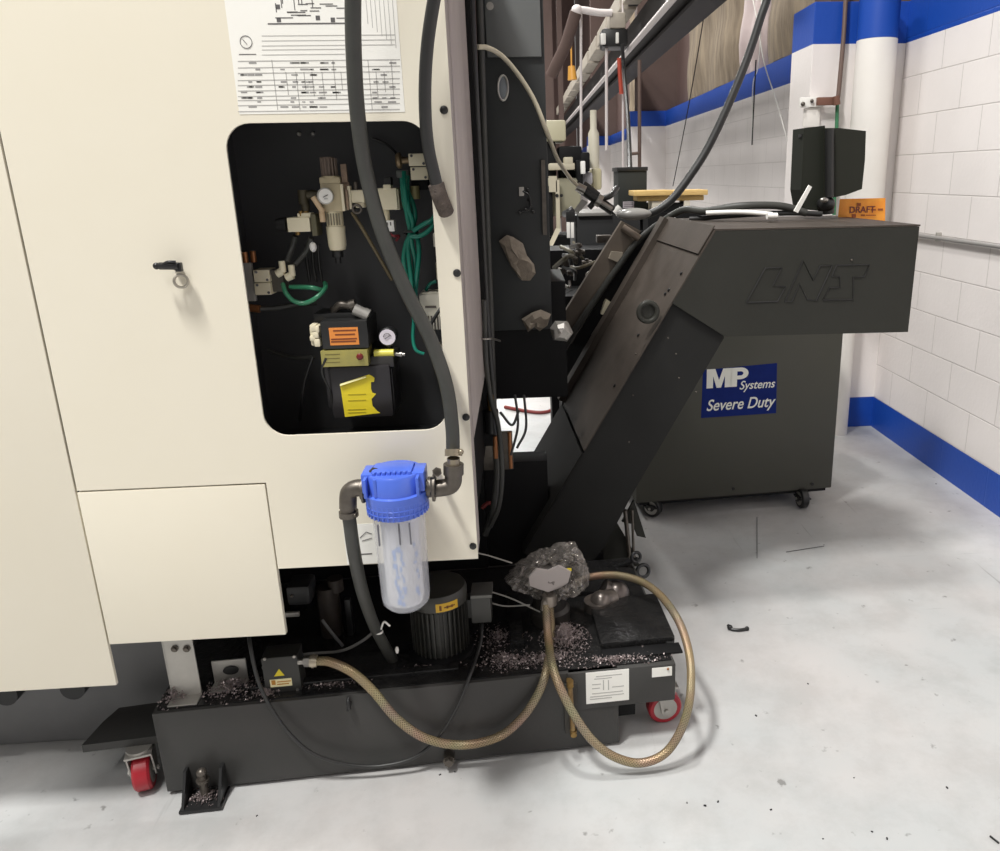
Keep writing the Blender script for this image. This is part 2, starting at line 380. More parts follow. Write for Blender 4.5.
# conduit along the right wall
cz = onx(950, 238, XW-.02).z
t = thing('wall_pipe', (XW-.03, 3, cz), 'long grey conduit running level along the white block wall', 'conduit')
MB().tube([(XW-.02, 4.46, cz-.012), (XW-.02, 1.2, cz+.006)], .011, smooth=False).build('pipe_run', M('grey_conduit', (150, 147, 145), .45, .2), t)
for y in (3.9, 2.6, 1.5):
    MB().box((XW-.012, y, cz-.003), (.024, .02, .045), None, .004).build('pipe_strap', galv, t)

# ---- cords hanging in front of the far block wall
def cord(name, pts, r, mat, label, cat='cord', group=None, n=8):
    return tag(MB().tube(pts, r, n).build(name, mat), label, cat, group)
cord('thin_wire', [onx(722, -140, 2.0), onx(712, -40, 2.0), onx(700, 40, 2.0), onx(686, 120, 2.0), onx(673, 186, 2.0)], .006, dark_girder, 'thin dark wire hanging down past the insulation to the lumber', 'wire')
cord('thin_wire', [onx(747, -30, 2.02), onx(757, 20, 2.02), onx(764, 62, 2.02), onx(776, 100, 2.02), onx(790, 150, 2.02)], .005, white_p, 'thin white cord slanting down the block wall toward the pilaster', 'cord')
cord('thin_wire', [onx(763, -30, 2.05), onx(759, 60, 2.05), onx(753, 85, 2.05), onx(752, 140, 2.05)], .005, white_p, 'thin white cord hanging nearly straight down the block wall', 'cord')
cord('thin_wire', [onx(756, 60, 2.0), onx(754, 100, 2.0), onx(752, 145, 2.0)], .006, rubber, 'short dark cord dangling in front of the white block wall', 'cord')

# ---- overhead steel, busway and pipes along the hall
def along(px, py, X, y0, y1):
    z = onx(px, py, X).z; return V((X, y0, z)), V((X, y1, z))
a, b = along(672, 0, 1.2, 4.6, 26)
tag(MB().cyl(a, b, .028).build('overhead_pipe', white_pipe), 'slim pale pipe running overhead along the hall below the dark girder', 'pipe')
g = thing('roof_girder', (1.5, 12, 3.0), 'dark steel girder running overhead along the hall toward the back', 'girder')
zt = onx(690, 20, 1.5).z
MB().ab((1.38, 5.0, zt), (1.62, 28, zt+.03)).build('flange', dark_girder, g, False)
MB().ab((1.49, 5.0, zt+.03), (1.51, 28, zt+.5)).build('web', dark_girder, g, False)
bw = thing('busway', (1.1, 12, 3.2), 'pale segmented busway hung overhead along the hall', 'busway')
a, b = along(628, 0, 1.2, 5.5, 24)
for k in range(13):
    y0 = 6.2+k*1.35
    MB().ab((1.11, y0, a.z-.09), (1.29, y0+1.12, a.z+.09), .01).build('duct_section', duct_cream, bw, False)
MB().ab((1.2, 6.0, a.z-.06), (1.3, 24, a.z+.06)).build('duct_core', dark_girder, bw, False)
tag(MB().ab((1.30, 6.4, a.z-.42), (1.42, 24, a.z-.14)).build('crane_rail', dark_girder, smooth=False), 'dark crane rail hung beside the pale busway', 'rail')

YB = 8.6
d = thing('bus_plug', at(617, 20, YB), 'grey switch box plugged under the pale busway', 'switch box')
MB().px(610, 12, 626, 28, YB, .3, .02).build('housing', duct_cream, d)
MB().px(602, 28, 628, 47, YB+.02, .28, .03).build('lower_box', black_plastic, d)
for q_ in ((601, 33, 606, 44), (616, 32, 619, 43)): MB().px(*q_, YB-.02, .06, .01).build('switch', white_p, d)
d = thing('jib_arm', at(595, 12, YB), 'white pipe arm reaching sideways from the grey switch box', 'pipe')
MB().tube([at(575, 12, YB), at(582, 10, YB), at(598, 12.5, YB), at(612, 13, YB)], .035).build('arm', white_pipe, d)
MB().sph(at(577, 11, YB), .06).build('elbow', white_pipe, d)
tag(MB().tube([at(576, 12, YB), at(566, 45, YB+.1), at(551, 76, YB+.2)], .062, smooth=False).build('brace', brown_steel), 'dark slanting steel brace under the end of the white pipe arm', 'brace')
for x, y0, y1, r, lab in ((581, 14, 150, .014, 'thin white conduit hanging from the left end of the white pipe arm'), (606.5, 28, 150, .016, 'white conduit dropping from the left side of the grey switch box'), (623, 0, 170, .012, 'white conduit passing just right of the grey switch box')):
    tag(MB().cyl(at(x, y0, YB+.1), at(x, y1, YB+.1), r).build('drop_conduit', white_pipe), lab, 'conduit', 'white drop conduits')
cord('power_cord', [at(622, 44, YB), at(624, 70, YB), at(628, 120, YB-1), at(630, 170, YB-2.4)], .02, rubber, 'black power cord dropping from the grey switch box to black cabinet')
cord('red_cable', [at(619, 58, YB), at(620, 75, YB), at(621.5, 94, YB)], .022, M('red_cable', (180, 70, 50), .5), 'short red orange cord hanging under the grey switch box')
tag(MB().cyl(at(639.5, 60, 8), at(639.5, 172, 8), .018).cyl(at(630, 154, 8), at(640, 153, 8), .016).build('riser_pipe', brown_pipe), 'dark vertical riser pipe against the far white wall above black cabinet', 'pipe')
# steel rods and columns seen in the brown far end
for x, w, lab in ((552, .05, 'dark steel post standing far back by the dark grey cabinet edge'), (563, .03, 'thin steel post far back left of the slanting brace')):
    p0 = at(x, 180, 20)
    tag(MB().ab((p0.x-w*2, 20, 0), (p0.x+w*2, 20.2, 7.5)).build('steel_post', brown_steel, smooth=False), lab, 'post')
tag(MB().cyl(at(571.5, 66, 12), at(572.5, 80, 12), .05, .07).cyl(at(570.8, 20, 12), at(571.5, 66, 12), .012).build('pendant_lamp', M('amber_fitting', (206, 150, 66), .4)), 'small amber pendant fitting hanging far back above the beige machine', 'lamp')

# ================================================================ MACHINE
YP = 1.65
mc = thing('cnc_machine', (-.6, 2.2, 0), 'large cream machining centre with rounded black service opening in its rear panel', 'machine')
def XZ(poly, y0, y1, b): return b.prism([(x, y0, z) for x, z in poly], (0, y1-y0, 0))
def plateXZ(outline, holes, yc, th, bev=0.):
    me = plate_mesh(outline, holes, th, bev); b = MB().mesh(me); bpy.data.meshes.remove(me)
    b.bm.transform(Matrix(((1, 0, 0, 0), (0, 0, 1, yc), (0, 1, 0, 0), (0, 0, 0, 1)))); return b
hole = rrect(-.576, 1.009, -.180, 1.656, .05)
plateXZ([(-.994, 2.3), (-.132, 2.3), (-.132, .689), (-.589, .689), (-.589, .902), (-.994, .902)], [hole[::-1]], YP+.0025, .005, .0005).build('rear_panel', cream, mc, angle=25)
MB().ab((-.9955, YP-.001, .516), (-.5925, YP+.014, .8975), .002).build('access_cover', cream, mc)
MB().ab((-2.3, YP, .405), (-.9995, YP+.010, 2.3), .002).build('end_panel', cream, mc)
MB().ab((-.140, YP+.006, .690), (-.1325, YP+.10, 2.3), .001).ab((-.140, YP+.09, .95), (-.1325, YP+.70, 2.3), .001).build('side_return', cream_side, mc)
# smears on the return sheet are worn bare marks
b = MB(); x0, x1, z0, z1, y0, y1 = -.66, -.146, .93, 1.73, YP+.006, YP+.26
b.ab((x0, y1, z0), (x1, y1+.01, z1)).ab((x0, y0, z0), (x0+.01, y1, z1)).ab((x1-.008, y0, z0), (x1, y1, z1)).ab((x0, y0, z1-.01), (x1, y1, z1)).ab((x0, y0, z0), (x1, y1, z0+.01))
b.build('compartment_liner', black_liner, mc, False)
MB().ab((-2.3, YP+.28, .70), (-.145, 3.2, 2.3)).build('enclosure_body', dark_void, mc, False)
MB().ab((-.9955, YP+.06, .92), (-.67, YP+.27, 2.3)).build('inner_frame', dark_void, mc, False)
MB().ab((-2.3, 1.98, 0), (-1.02, 3.0, .70), .01).build('machine_base', base_grey, mc)
MB().ab((-1.02, 2.42, .0), (-.16, 3.0, .70)).build('underframe', dark_void, mc, False)
for x0, x1, y in ((-5, 27, 697), (64, 91, 691)):
    a = at((x0+x1)/2, y, 1.95)
    MB().cyl((a.x, 1.93, a.z+.02), (a.x, 1.978, a.z+.02), .033).build('levelling_pad', black_metal, mc)
# black rear frame and the cabinet next to it
MB().ab((-.145, YP+.70, .72), (-.118, 2.60, 2.3)).build('rear_frame', dark_void, mc, False)
YC = 2.6
MB().ab((-.158, 2.46, .0), (.055, 2.56, at(520, 462, 2.46).z)).build('bed_block', dark_void, mc, False)
MB().ab((-.12, 2.64, at(525, 398, 2.64).z), (.14, 3.0, 1.2)).build('bed_skirt', dark_void, mc, False)
cl = at(489, 120, YC).x; cr = at(547.5, 160, YC).x
MB().ab((cl-.02, YC, at(520, 330, YC).z), (cr, YC+.55, 2.75), .004).build('rear_cabinet', column_grey, mc)
zt = at(515, 57.5, YC).z; ct = at(541, 40, YC).x
pd = MB().ab((cl+.004, YC-.012, zt), (ct, YC, 2.7), .003).build('cabinet_door', column_panel, mc)
c = at(503, 88, YC-.004)
b = MB(); b.tube([c+V((.0155*math.cos(2*PI*k/28), 0, .036*math.sin(2*PI*k/28)+.003*math.cos(2*PI*k/28))) for k in range(29)], .0035, 8, smooth=False, closed=True)
sg = b.build('sight_window', galv, mc)
MB().lathe([(.016, 0), (.016, .004), (.012, .006)], (0, 0, 0), (0, -1, 0)).build('window_glass', M('sight_glass', (126, 132, 136), .1), mc)
o = [x for x in COL.objects if x.name.startswith('window_glass')][-1]
o.data.transform(Matrix.Translation(V(c)+V((0, .006, 0))) @ Matrix.Diagonal((.95, 1, 2.2, 1)) @ Matrix.Translation(ROOTLOC[mc.name])); o.data.transform(Matrix.Translation(-ROOTLOC[mc.name]))
b = MB().px(519, 187, 524, 196, YC-.006, .01, .001); b.build('socket_plate', galv, mc)
b = MB()
for x, y in ((528, 190), (529, 200), (531, 206), (526, 210), (520, 213), (533, 212)): b.sph(at(x, y, YC-.012), .006)
b.tube([at(523, 191, YC-.008), at(529, 196, YC-.02), at(530, 208, YC-.018), at(521, 213, YC-.012)], .003)
b.build('plug_cluster', black_plastic, mc)
MB().cyl(at(490, 6, YC-.03), at(490, 6, YC), .011).build('door_latch', steel, mc)
# sloping flange strip on the cabinet's right
b = MB().hexa([at(541, 160, YC-.01), at(545, 160, YC-.01), at(547, 235, YC-.01), at(543, 235, YC-.01)], [at(541, 160, YC+.02), at(545, 160, YC+.02), at(547, 235, YC+.02), at(543, 235, YC+.02)]); b.build('cabinet_trim', steel_dark, mc)
# button-head screws along the panel edge
for x, y in ((444, 110), (457, 273), (466, 417), (473, 546)):
    c = at(x, y, YP); MB().lathe([(.0085, 0), (.008, .003), (.004, .005)], c, (0, -1, 0), 16).build('panel_screw', black_plastic, mc)
for x, y in ((299, 134), (313, 134)):
    c = at(x, y, YP+.255); MB().lathe([(.005, 0), (.003, .004)], c, (0, -1, 0), 12).build('liner_screw', galv, mc)
# turn latch on the panel
lt = MB().cyl(at(177, 267, YP), at(177, 267, YP-.03), .008).build('turn_latch', black_metal, mc)
b = MB().tube([at(178, 266, YP-.03), at(168, 266, YP-.034), at(160, 266, YP-.03)], .0075).sph(at(156.5, 266, YP-.03), .007).box(at(179, 267, YP-.026), (.012, .012, .018), None, .002)
b.tube([at(176, 262, YP-.036), at(168, 262, YP-.040), at(162, 265, YP-.036)], .003); b.build('latch_lever', black_metal, lt)
MB().torus(at(181, 281, YP-.012), .013, .0028, (.2, -1, .1)).build('ring_shadow', M('ring_shadow_grey', (176, 170, 156), .5), lt)  # grey torus standing in for the blurred shadow of a key ring

# schematic sheet in its sleeve
sh = MB().ab((-.5415, YP-.0012, 1.672), (-.222, YP, 2.02), 0).build('schematic_sheet', paper, mc, False)
yy = YP-.0016
def ruled(b, x0, z0, x1, z1, w=.0007): 
    if abs(x1-x0) > abs(z1-z0): b.ab((x0, yy, z0-w), (x1, yy+.0003, z0+w))
    else: b.ab((x0-w, yy, z0), (x0+w, yy+.0003, z1))
def sx(px, py): p = at(px, py, YP); return p.x, p.z
b = MB(); rows = [60, 66.5, 72, 79, 84, 89.5, 95, 99, 104, 110]
for r in rows: (xa, za), (xb, zb) = sx(238, r+1), sx(400, r); ruled(b, xa, (za+zb)/2, xb, zb)
for x, r0_, r1_ in ((272, 60, 110), (286, 72, 95), (296, 72, 110), (304, 72, 90), (312, 72, 96), (322, 72, 96), (333, 60, 100), (341, 72, 90), (368, 60, 110), (376, 72, 98), (384, 72, 92), (391, 60, 96)):
    (xa, za), (xb, zb) = sx(x, r0_), sx(x+3, r1_); ruled(b, xa, zb, xa, za)
for r in (36, 41, 46, 50, 55): (xa, za), (xb, zb) = sx(262, r), sx(395 if r < 47 else 345, r-1); ruled(b, xa, za, xb, zb, .0005)
for k in range(7): (xa, za), (xb, zb) = sx(366+4.4*k, 0), sx(368+4.4*k, 24+4*k); ruled(b, xa, zb, xa, za, .0005)
b.build('table_rules', ink, sh, False)
b = MB(); rnd = random.Random(3)
for k in range(90):      # little blocks of print in the table rows
    r = rnd.choice(rows[:-1])+3; x = rnd.choice((240, 247, 255, 278, 290, 300, 308, 318, 330, 372, 380, 388)) + rnd.uniform(0, 3); (xa, za) = sx(x, r); ruled(b, xa, za, xa+rnd.uniform(.006, .016), za, rnd.uniform(.0009, .0016))
b.build('table_print', M('mid_print', (148, 146, 144), .7), sh, False)
b = MB()
for k in range(34):      # line diagram at the head of the sheet
    x, y = rnd.uniform(268, 345), rnd.uniform(-14, 20); (xa, za) = sx(x, y)
    if rnd.random() < .5: ruled(b, xa, za, xa+rnd.uniform(.01, .04), za, .0008)
    else: ruled(b, xa, za, xa, za+rnd.uniform(.01, .04), .0008)
(xa, za), (xb, zb) = sx(268, 24), sx(346, 24); ruled(b, xa, za, xb, zb, .0012)
for x, y in ((278, 7), (279, 20), (318, 18), (333, 20)): (xa, za) = sx(x, y); b.ab((xa-.004, yy, za-.004), (xa+.004, yy+.0003, za+.004))
b.build('diagram_print', ink_dark, sh, False)
c = at(246, 42, YP-.0014); MB().torus((c.x, yy, c.z), .011, .0006, (0, 1, 0)).box((c.x-.002, yy, c.z), (.001, .0004, .012), ((.8, 0, .6), (0, 1, 0), (-.6, 0, .8))).ab((c.x-.016, yy, c.z-.0225), (c.x+.016, yy+.0003, c.z-.021)).build('round_emblem', ink_dark, sh, False)
# notice sticker behind the filter hose
nb = MB().px(345, 524, 377, 564, YP-.001, .001).build('notice_sticker', paper, mc, False)
b = MB(); 
for (x0, y0), (x1, y1) in (((360, 538), (366, 532)), ((366, 532), (372, 534)), ((362, 541), (372, 538))): b.tube([at(x0, y0, YP-.0015), at(x1, y1, YP-.0015)], .0008, 6, smooth=False)
b.ab(at(357, 554, YP-.0016), at(372, 553, YP-.001)+V((0, 0, -.003))); b.build('sticker_print', ink_dark, nb)

# ---- rag and hoses in the dark gap beside the cabinet
def crumple(name, pts, Y, th, mat, label, cat, amp=.006):
    b = MB(); P = [at(x, y, Y) for x, y in pts]; c = sum(P, V())/len(P); P = [c+(p-c)*1.16 for p in P]; rg = random.Random(len(pts)); rings = []
    for s, o in ((0, -th), (.45, -th), (.8, -th*.7), (1, 0), (.8, th*.5), (0, th*.5)):
        if s == 0: rings.append([b.bm.verts.new(c+V((0, o, 0)))]); continue
        rings.append([b.bm.verts.new(c+(p-c)*s+V((rg.uniform(-amp, amp), o+rg.uniform(-amp, amp), rg.uniform(-amp, amp)))) for p in P])
    n = len(P)
    for k in range(n):
        b.bm.faces.new((rings[0][0], rings[1][k], rings[1][(k+1) % n])); b.bm.faces.new((rings[-1][0], rings[-2][(k+1) % n], rings[-2][k]))
        for a, c2 in zip(rings[1:-1], rings[2:-1]): b.bm.faces.new((a[k], c2[k], c2[(k+1) % n], a[(k+1) % n]))
    return tag(b.build(name, mat, angle=25), label, cat)
crumple('shop_rag', [(503, 243), (508, 238), (515, 240), (521, 247), (527, 256), (533, 265), (535, 272), (529, 276), (523, 279), (517, 273), (511, 264), (506, 253)], YC-.02, .012, rag_m, 'crumpled dirty beige rag stuck against the dark grey cabinet', 'rag')
crumple('shop_rag', [(525, 320), (531, 314), (541, 311), (549, 316), (546, 324), (540, 329), (534, 325), (528, 330)], YC-.02, .016, rag_m, 'small crumpled grey rag below the dark grey cabinet', 'rag')
crumple('plastic_cup', [(552, 330), (556, 323), (566, 322), (572, 332), (566, 341), (554, 339)], 2.5, .03, galv, 'pale crumpled scrap at the foot of the grey slanting rail', 'scrap')
def hose(name, pts, r, mat, label, cat='hose', group=None, n=12):
    return tag(MB().tube(pts, r, n).build(name, mat), label, cat, group)
hose('black_hose', [at(470, -40, 2.4), at(474, 60, 2.4), at(479, 160, 2.4), at(484, 260, 2.4), at(488, 330, 2.4), at(492, 380, 2.4)], .010, rubber, 'black hose running down the grey side sheet to the fittings')
hose('black_hose', [at(478, -40, 2.5), at(482, 80, 2.5), at(486, 200, 2.5), at(490, 300, 2.48), at(494, 420, 2.4), at(497, 470, 2.36), at(493, 510, 2.34), at(485, 535, 2.34)], .011, rubber_soft, 'grey green hose hanging along cabinet edge and curling back at the bottom')
hose('black_hose', [at(484, 300, 2.3), at(486, 360, 2.3), at(491, 400, 2.3), at(498, 425, 2.3), at(502, 470, 2.3), at(499, 505, 2.3), at(490, 527, 2.3)], .008, rubber_soft, 'thin dusty hose looping below the brass valve')
hose('wire_strap', [at(478, 339, 2.28), at(485, 339, 2.27), at(493, 339, 2.3), at(500, 341, 2.4)], .003, steel, 'thin bright wire tie across the hoses beside the side sheet', 'wire tie')
vf = thing('valve_fitting', at(493, 440, 2.35), 'dark valve with brass stem among the hoses beside the cream panel', 'valve')
MB().cylpx(492, 410, 432, 15, 2.35).build('valve_body', black_metal, vf)
MB().cylpx(491, 395, 410, 7, 2.35).build('brass_stem', brass, vf)
MB().px(476, 402, 485, 430, 2.36, .02, .004).build('side_port', steel_dark, vf)
MB().px(483, 432, 513, 470, 2.40, .01, .002).build('mounting_plate', steel_dark, vf)
MB().cylpx(496, 436, 458, 5, 2.36).cylpx(511, 432, 468, 4, 2.36).build('copper_tube', copper, vf)
hose('red_hose', [onz(505, 407, .012), onz(526, 411, .012), onz(545, 412, .012), onz(565, 405, .012)], .012, red_hose, 'red hose lying across the floor behind the fittings')
hose('red_hose', [at(482, 508, 2.38), at(489, 503, 2.38), at(497, 508, 2.38)], .007, red_hose, 'short red hose end showing low beside the cream panel')
for k, (a_, m_, c_) in enumerate((((515, 395), (518, 425), (511, 455)), ((524, 395), (526, 428), (517, 448)), ((500, 412), (512, 425), (519, 410)))):
    hose('black_cable', [at(*a_, 2.25), at(*m_, 2.25), at(*c_, 2.25)], .004, rubber, ('thin black cable dangling left over the gap to the floor', 'thin black cable curving right over the gap to the floor', 'thin black cable hooked under the two dangling ones')[k], 'cable')

# ================================================================ COMPARTMENT CONTENTS (mounted on the liner at Y 1.905)
YK = 1.80
def bolts(name, pts, Y, r, mat, parent):
    for x, y in pts: MB().cyl(at(x, y, Y-.003), at(x, y, Y+.001), r, n=10).build(name, mat, parent)
# filter regulator
fr = thing('air_regulator', at(330, 262, YK), 'tall cream air filter regulator with round gauge, upper centre of the black compartment', 'regulator')
b = MB(); b.cylpx(329, 157, 178, 14, YK)
for k in range(14):
    a = 2*PI*k/14; c = at(329, 167, YK); rr = .0165
    b.box(c+V((rr*math.cos(a), rr*math.sin(a), 0)), (.003, .003, .036))
b.build('adjust_knob', grey_brown, fr)
MB().px(319, 177, 340, 184, YK-.018, .036, .003).px(321, 183, 342, 212, YK-.02, .04, .004).cylpx(331, 176, 179, 19, YK).build('body', M('regulator_body', (176, 162, 132), .45, .1, (196, 184, 152), 14), fr)
g = MB().lathe([(.0165, .012), (.0175, 0), (.0175, -.004), (.015, -.005)], at(325.5, 196, YK-.028), (0, 1, 0)).build('gauge', galv, fr)
MB().lathe([(.0148, 0), (.0148, .001)], at(325.5, 196, YK-.034), (0, 1, 0)).build('gauge_dial', white_p, g)
c = at(325.5, 196, YK-.0355); MB().box(c, (.012, .0008, .0015), ((.9, 0, .4), (0, 1, 0), (-.4, 0, .9))).box(c+V((0, 0, -.006)), (.008, .0006, .001)).build('gauge_needle', ink_dark, g)
c0 = at(335, 211, YK); c1 = at(337, 251, YK); h = c0.z-c1.z
MB().lathe([(.006, 0), (.017, .003), (.0195, .012), (.0205, h*.6), (.0205, h*.62), (.0185, h*.63), (.0185, h)], (c0.x*.5+c1.x*.5, YK, c1.z)).build('bowl', bowl_cream, fr)
b = MB()
for k in range(5): b.ab((c0.x-.012+.006*k-.001, YK-.0215, c1.z+h*.66), (c0.x-.012+.006*k+.001, YK-.018, c1.z+h*.95))
b.build('bowl_guard', M('bowl_slot', (120, 112, 92), .5), fr)
MB().cylpx(338, 251, 257, 11, YK).cylpx(338.5, 257, 263, 6, YK).build('drain_cock', black_plastic, fr)
MB().px(341, 164, 347, 184, YK-.012, .006, .001).px(342, 182, 350, 206, YK-.012, .006, .001).px(346, 190, 348, 210, YK-.03, .02).build('mount_bracket', M('bracket_tan', (150, 128, 108), .5, .3, (118, 100, 86), 30), fr)
MB().px(341, 184, 344, 211, YK-.024, .02, .001).px(348, 186, 351, 209, YK-.022, .02, .001).px(350, 190, 364, 203, YK-.018, .036, .003).px(355, 203, 364, 208, YK-.016, .03, .003).build('outlet_block', beige, fr)
MB().cylpx(356, 182, 190, 4, YK-.01).torus(at(357, 209, YK-.02), .009, .003, (0, 1, .2)).px(347, 204, 354, 210, YK-.02, .03, .002).build('outlet_fittings', steel_dark, fr)
MB().tube([at(306, 211, YK), at(305, 198, YK), at(311, 194, YK), at(318, 195, YK)], .0095).cylpx(304, 190, 204, 10, YK-.003).build('inlet_elbow', M('olive_fitting', (74, 68, 52), .5, .3), fr)
MB().tube([at(313, 197, YK-.03), at(319, 206, YK-.03), at(323, 212, YK-.03)], .006, smooth=False).cylpx(323, 208, 222, 6, YK-.026).build('inlet_lever', M('tan_lever', (202, 176, 142), .5), fr)
# pressure switch
ps = thing('pressure_switch', at(300, 235, YK), 'small cream valve block with black plug, left of the regulator', 'valve')
MB().px(287, 217.5, 310, 232, YK-.018, .045, .003).px(297, 213, 311, 218, YK-.014, .034, .003).build('body', beige, ps)
MB().cyl(at(277, 225, YK), at(287, 224.5, YK), .014, .017).build('black_plug', black_plastic, ps)
MB().px(311, 214, 316.5, 236, YK-.02, .05, .002).build('end_plate', M('olive_plate', (92, 88, 66), .5), ps)
MB().cylpx(306, 208, 215, 7, YK).cylpx(301, 211, 216, 4, YK-.01).cylpx(298, 231, 235, 5, YK).build('fittings', brass, ps)
MB().sph(at(313, 247, YK), .008, scale=(1, 1, 1.4)).build('silencer', white_p, ps)
hose('black_air_line', [at(295, 236, YK), at(292, 248, YK+.01), at(287, 262, YK-.01)], .006, rubber_soft, 'black air line dropping from cream valve block to the left elbow', 'hose')
hose('black_air_line', [at(311, 238, YK), at(306, 252, YK+.01), at(295, 265, YK-.01)], .006, rubber_soft, 'black air line dropping from cream valve block to the right elbow', 'hose')
for x, lab in ((306, 'left'), (312, 'middle'), (318, 'right')):
    hose('black_air_line', [at(x, 244, 1.86), at(x+1, 262, 1.87), at(x+4, 282, 1.88)], .0035, rubber, lab+' one of three thin black lines hanging below the cream valve block', 'hose')
# paired valves on their bracket
def valve_pair(boxes, Y, label, extra):
    t = thing('solenoid_valve', at((boxes[0][0]+boxes[0][2])/2, boxes[1][3], Y), label, 'valve')
    for bx in boxes:
        h = MB().px(*bx, Y, .05, .002).build('valve_cover', beige, t)
        for fx, fy in ((.16, .18), (.86, .8)):
            MB().cyl(at(bx[0]+(bx[2]-bx[0])*fx, bx[1]+(bx[3]-bx[1])*fy, Y-.0015), at(bx[0]+(bx[2]-bx[0])*fx, bx[1]+(bx[3]-bx[1])*fy, Y+.001), .003, n=10).build('cover_screw', ink_dark, h)
    extra(t); return t
def ex1(t):
    MB().px(240.5, 263, 253.5, 301.5, YK, .012, .002).build('side_bracket', galv, t)
    MB().cylpx(246, 252, 264, 6, YK+.01).cylpx(254, 251, 262, 6, YK+.02).build('copper_elbow', copper, t)
    MB().px(270, 273, 284, 292, YK, .04, .004).px(268, 270, 276, 275, YK-.004, .03, .002).build('manifold', M('grey_manifold', (98, 94, 86), .5, .3), t)
    for x, y in ((283, 267), (292.5, 271)): MB().cylpx(x, y-6, y+5, 6.5, YK-.012).cyl(at(x, y+4, YK-.012), at(x-6, y+7, YK-.012), .009).build('cream_elbow', beige, t)
valve_pair(((253.5, 270, 269.5, 282.3), (254.5, 283, 271, 295)), YK-.012, 'pair of stacked cream solenoid valves on bracket at the left edge of compartment', ex1)
def ex2(t):
    MB().lathe([(.012, 0), (.017, .004), (.017, .01), (.008, .013), (.005, .045)], at(396, 160.5, YK-.01), (1, 0, 0)).build('override_knob', M('bronze_knob', (128, 110, 84), .4, .5), t)
    MB().px(396, 170, 409, 178, YK, .03, .004).build('grey_port', M('grey_port', (92, 96, 92), .5), t)
    MB().cylpx(415, 186, 191, 9, YK).cylpx(415.5, 190, 199, 10, YK).build('port_fitting', M('olive_brass', (138, 130, 92), .4, .3), t)
    MB().px(411, 180, 428, 190, YK+.01, .03, .003).build('sub_base', dark_void, t)
valve_pair(((408.5, 153.5, 426, 166), (410.5, 167, 428, 180)), YK-.02, 'pair of stacked cream solenoid valves with side knob, upper right of compartment', ex2)
# flow switch
fs = thing('flow_switch', at(388, 232, YK), 'cream switch block with small white cube below, right of the main black hose', 'switch')
MB().px(377, 188, 397, 210, YK-.02, .05, .003).px(383, 184.5, 391, 190, YK-.022, .03, .002).px(393, 189, 399, 210, YK-.01, .05, .002).build('body', beige, fs)
MB().px(383.5, 177, 391, 186, YK-.016, .03, .003).build('black_cap', black_plastic, fs)
MB().cylpx(387, 210, 221, 6.5, YK).build('neck', bowl_cream, fs)
w = MB().px(384.5, 220.5, 394, 231.5, YK-.016, .028, .001).build('white_cube', white_p, fs)
MB().px(387, 222.5, 388, 225.5, YK-.0166, .001).px(390, 222, 391.2, 225.5, YK-.0166, .001).build('cube_print', ink_dark, w)
hose('red_wire', [at(390, 233, YK), at(394, 236, YK-.01), at(399, 236, YK), at(396, 241, YK)], .0028, M('red_wire', (120, 36, 42), .5), 'thin red wire loop below the white cube', 'wire')
# green tubing
def gt(pts, label, Y=YK-.03, r=.0052, mat=green_tube):
    hose('green_tube', [at(p[0], p[1], Y+(p[2] if len(p) > 2 else 0)) for p in pts], r, mat, label, 'tube', 'green tubing in the compartment')
gt([(404, 172, .02), (405, 190), (407, 214), (410, 232), (408, 250), (412, 285), (414, 320, .02)], 'green tube of the hanging bundle, straight one in its middle')
gt([(407, 176, .02), (408, 205), (413, 226), (406, 244), (404, 264), (412, 290, .02), (415, 318, .04)], 'green tube of the hanging bundle bulging left below the tie')
gt([(402, 178, .02), (405, 206, .01), (416, 232, .01), (419, 252), (417, 276), (415, 300, .03)], 'green tube of the hanging bundle bulging right below the tie')
gt([(409, 190, .03), (415, 215, .01), (411, 236), (415, 262, .01), (413, 288, .03)], 'green tube of the hanging bundle behind the others')
gt([(410, 236, -.01), (420, 236, -.012), (431, 228, -.01), (437, 212), (438, 200, .03)], 'green tube looping right from the bundle tie behind the panel edge')
gt([(413, 231, -.014), (424, 224, -.016), (433, 219, -.012), (438, 206, .02)], 'green tube lying just above the right hand loop')
gt([(414, 318, .03), (413, 338, .02), (416, 350, .01), (424, 354, .01)], 'short green tube end curving into the gauge line', r=.004)
gt([(426, 290, .05), (430, 284, .04), (436, 281, .04)], 'short teal tube behind the white module', r=.004)
gt([(283, 284, .02), (286, 293), (294, 301), (305, 303), (317, 297), (325, 288, .02), (325, 283, .04)], 'pale green tube looping below the left valve pair', mat=green_tube2)
gt([(290, 287, .02), (302, 287, .01), (314, 288), (324, 291, .02)], 'pale green tube crossing straight above the loop', mat=green_tube2)
hose('black_air_line', [at(252, 309, YK), at(275, 308, YK+.02), at(300, 304, YK+.04), at(316, 303, YK+.06)], .006, rubber_soft, 'black line running level under the left valve pair')
MB_ = MB().cyl(at(247, 307.5, YK), at(260, 309, YK), .009); tag(MB_.build('copper_coupling', copper), 'copper coupling on the black line under the left valve pair', 'fitting')
tag(MB().torus(at(411, 233, YK-.03), .014, .003, (0, .3, 1)).build('cable_tie', black_plastic), 'tie gathering the green tube bundle', 'cable tie')
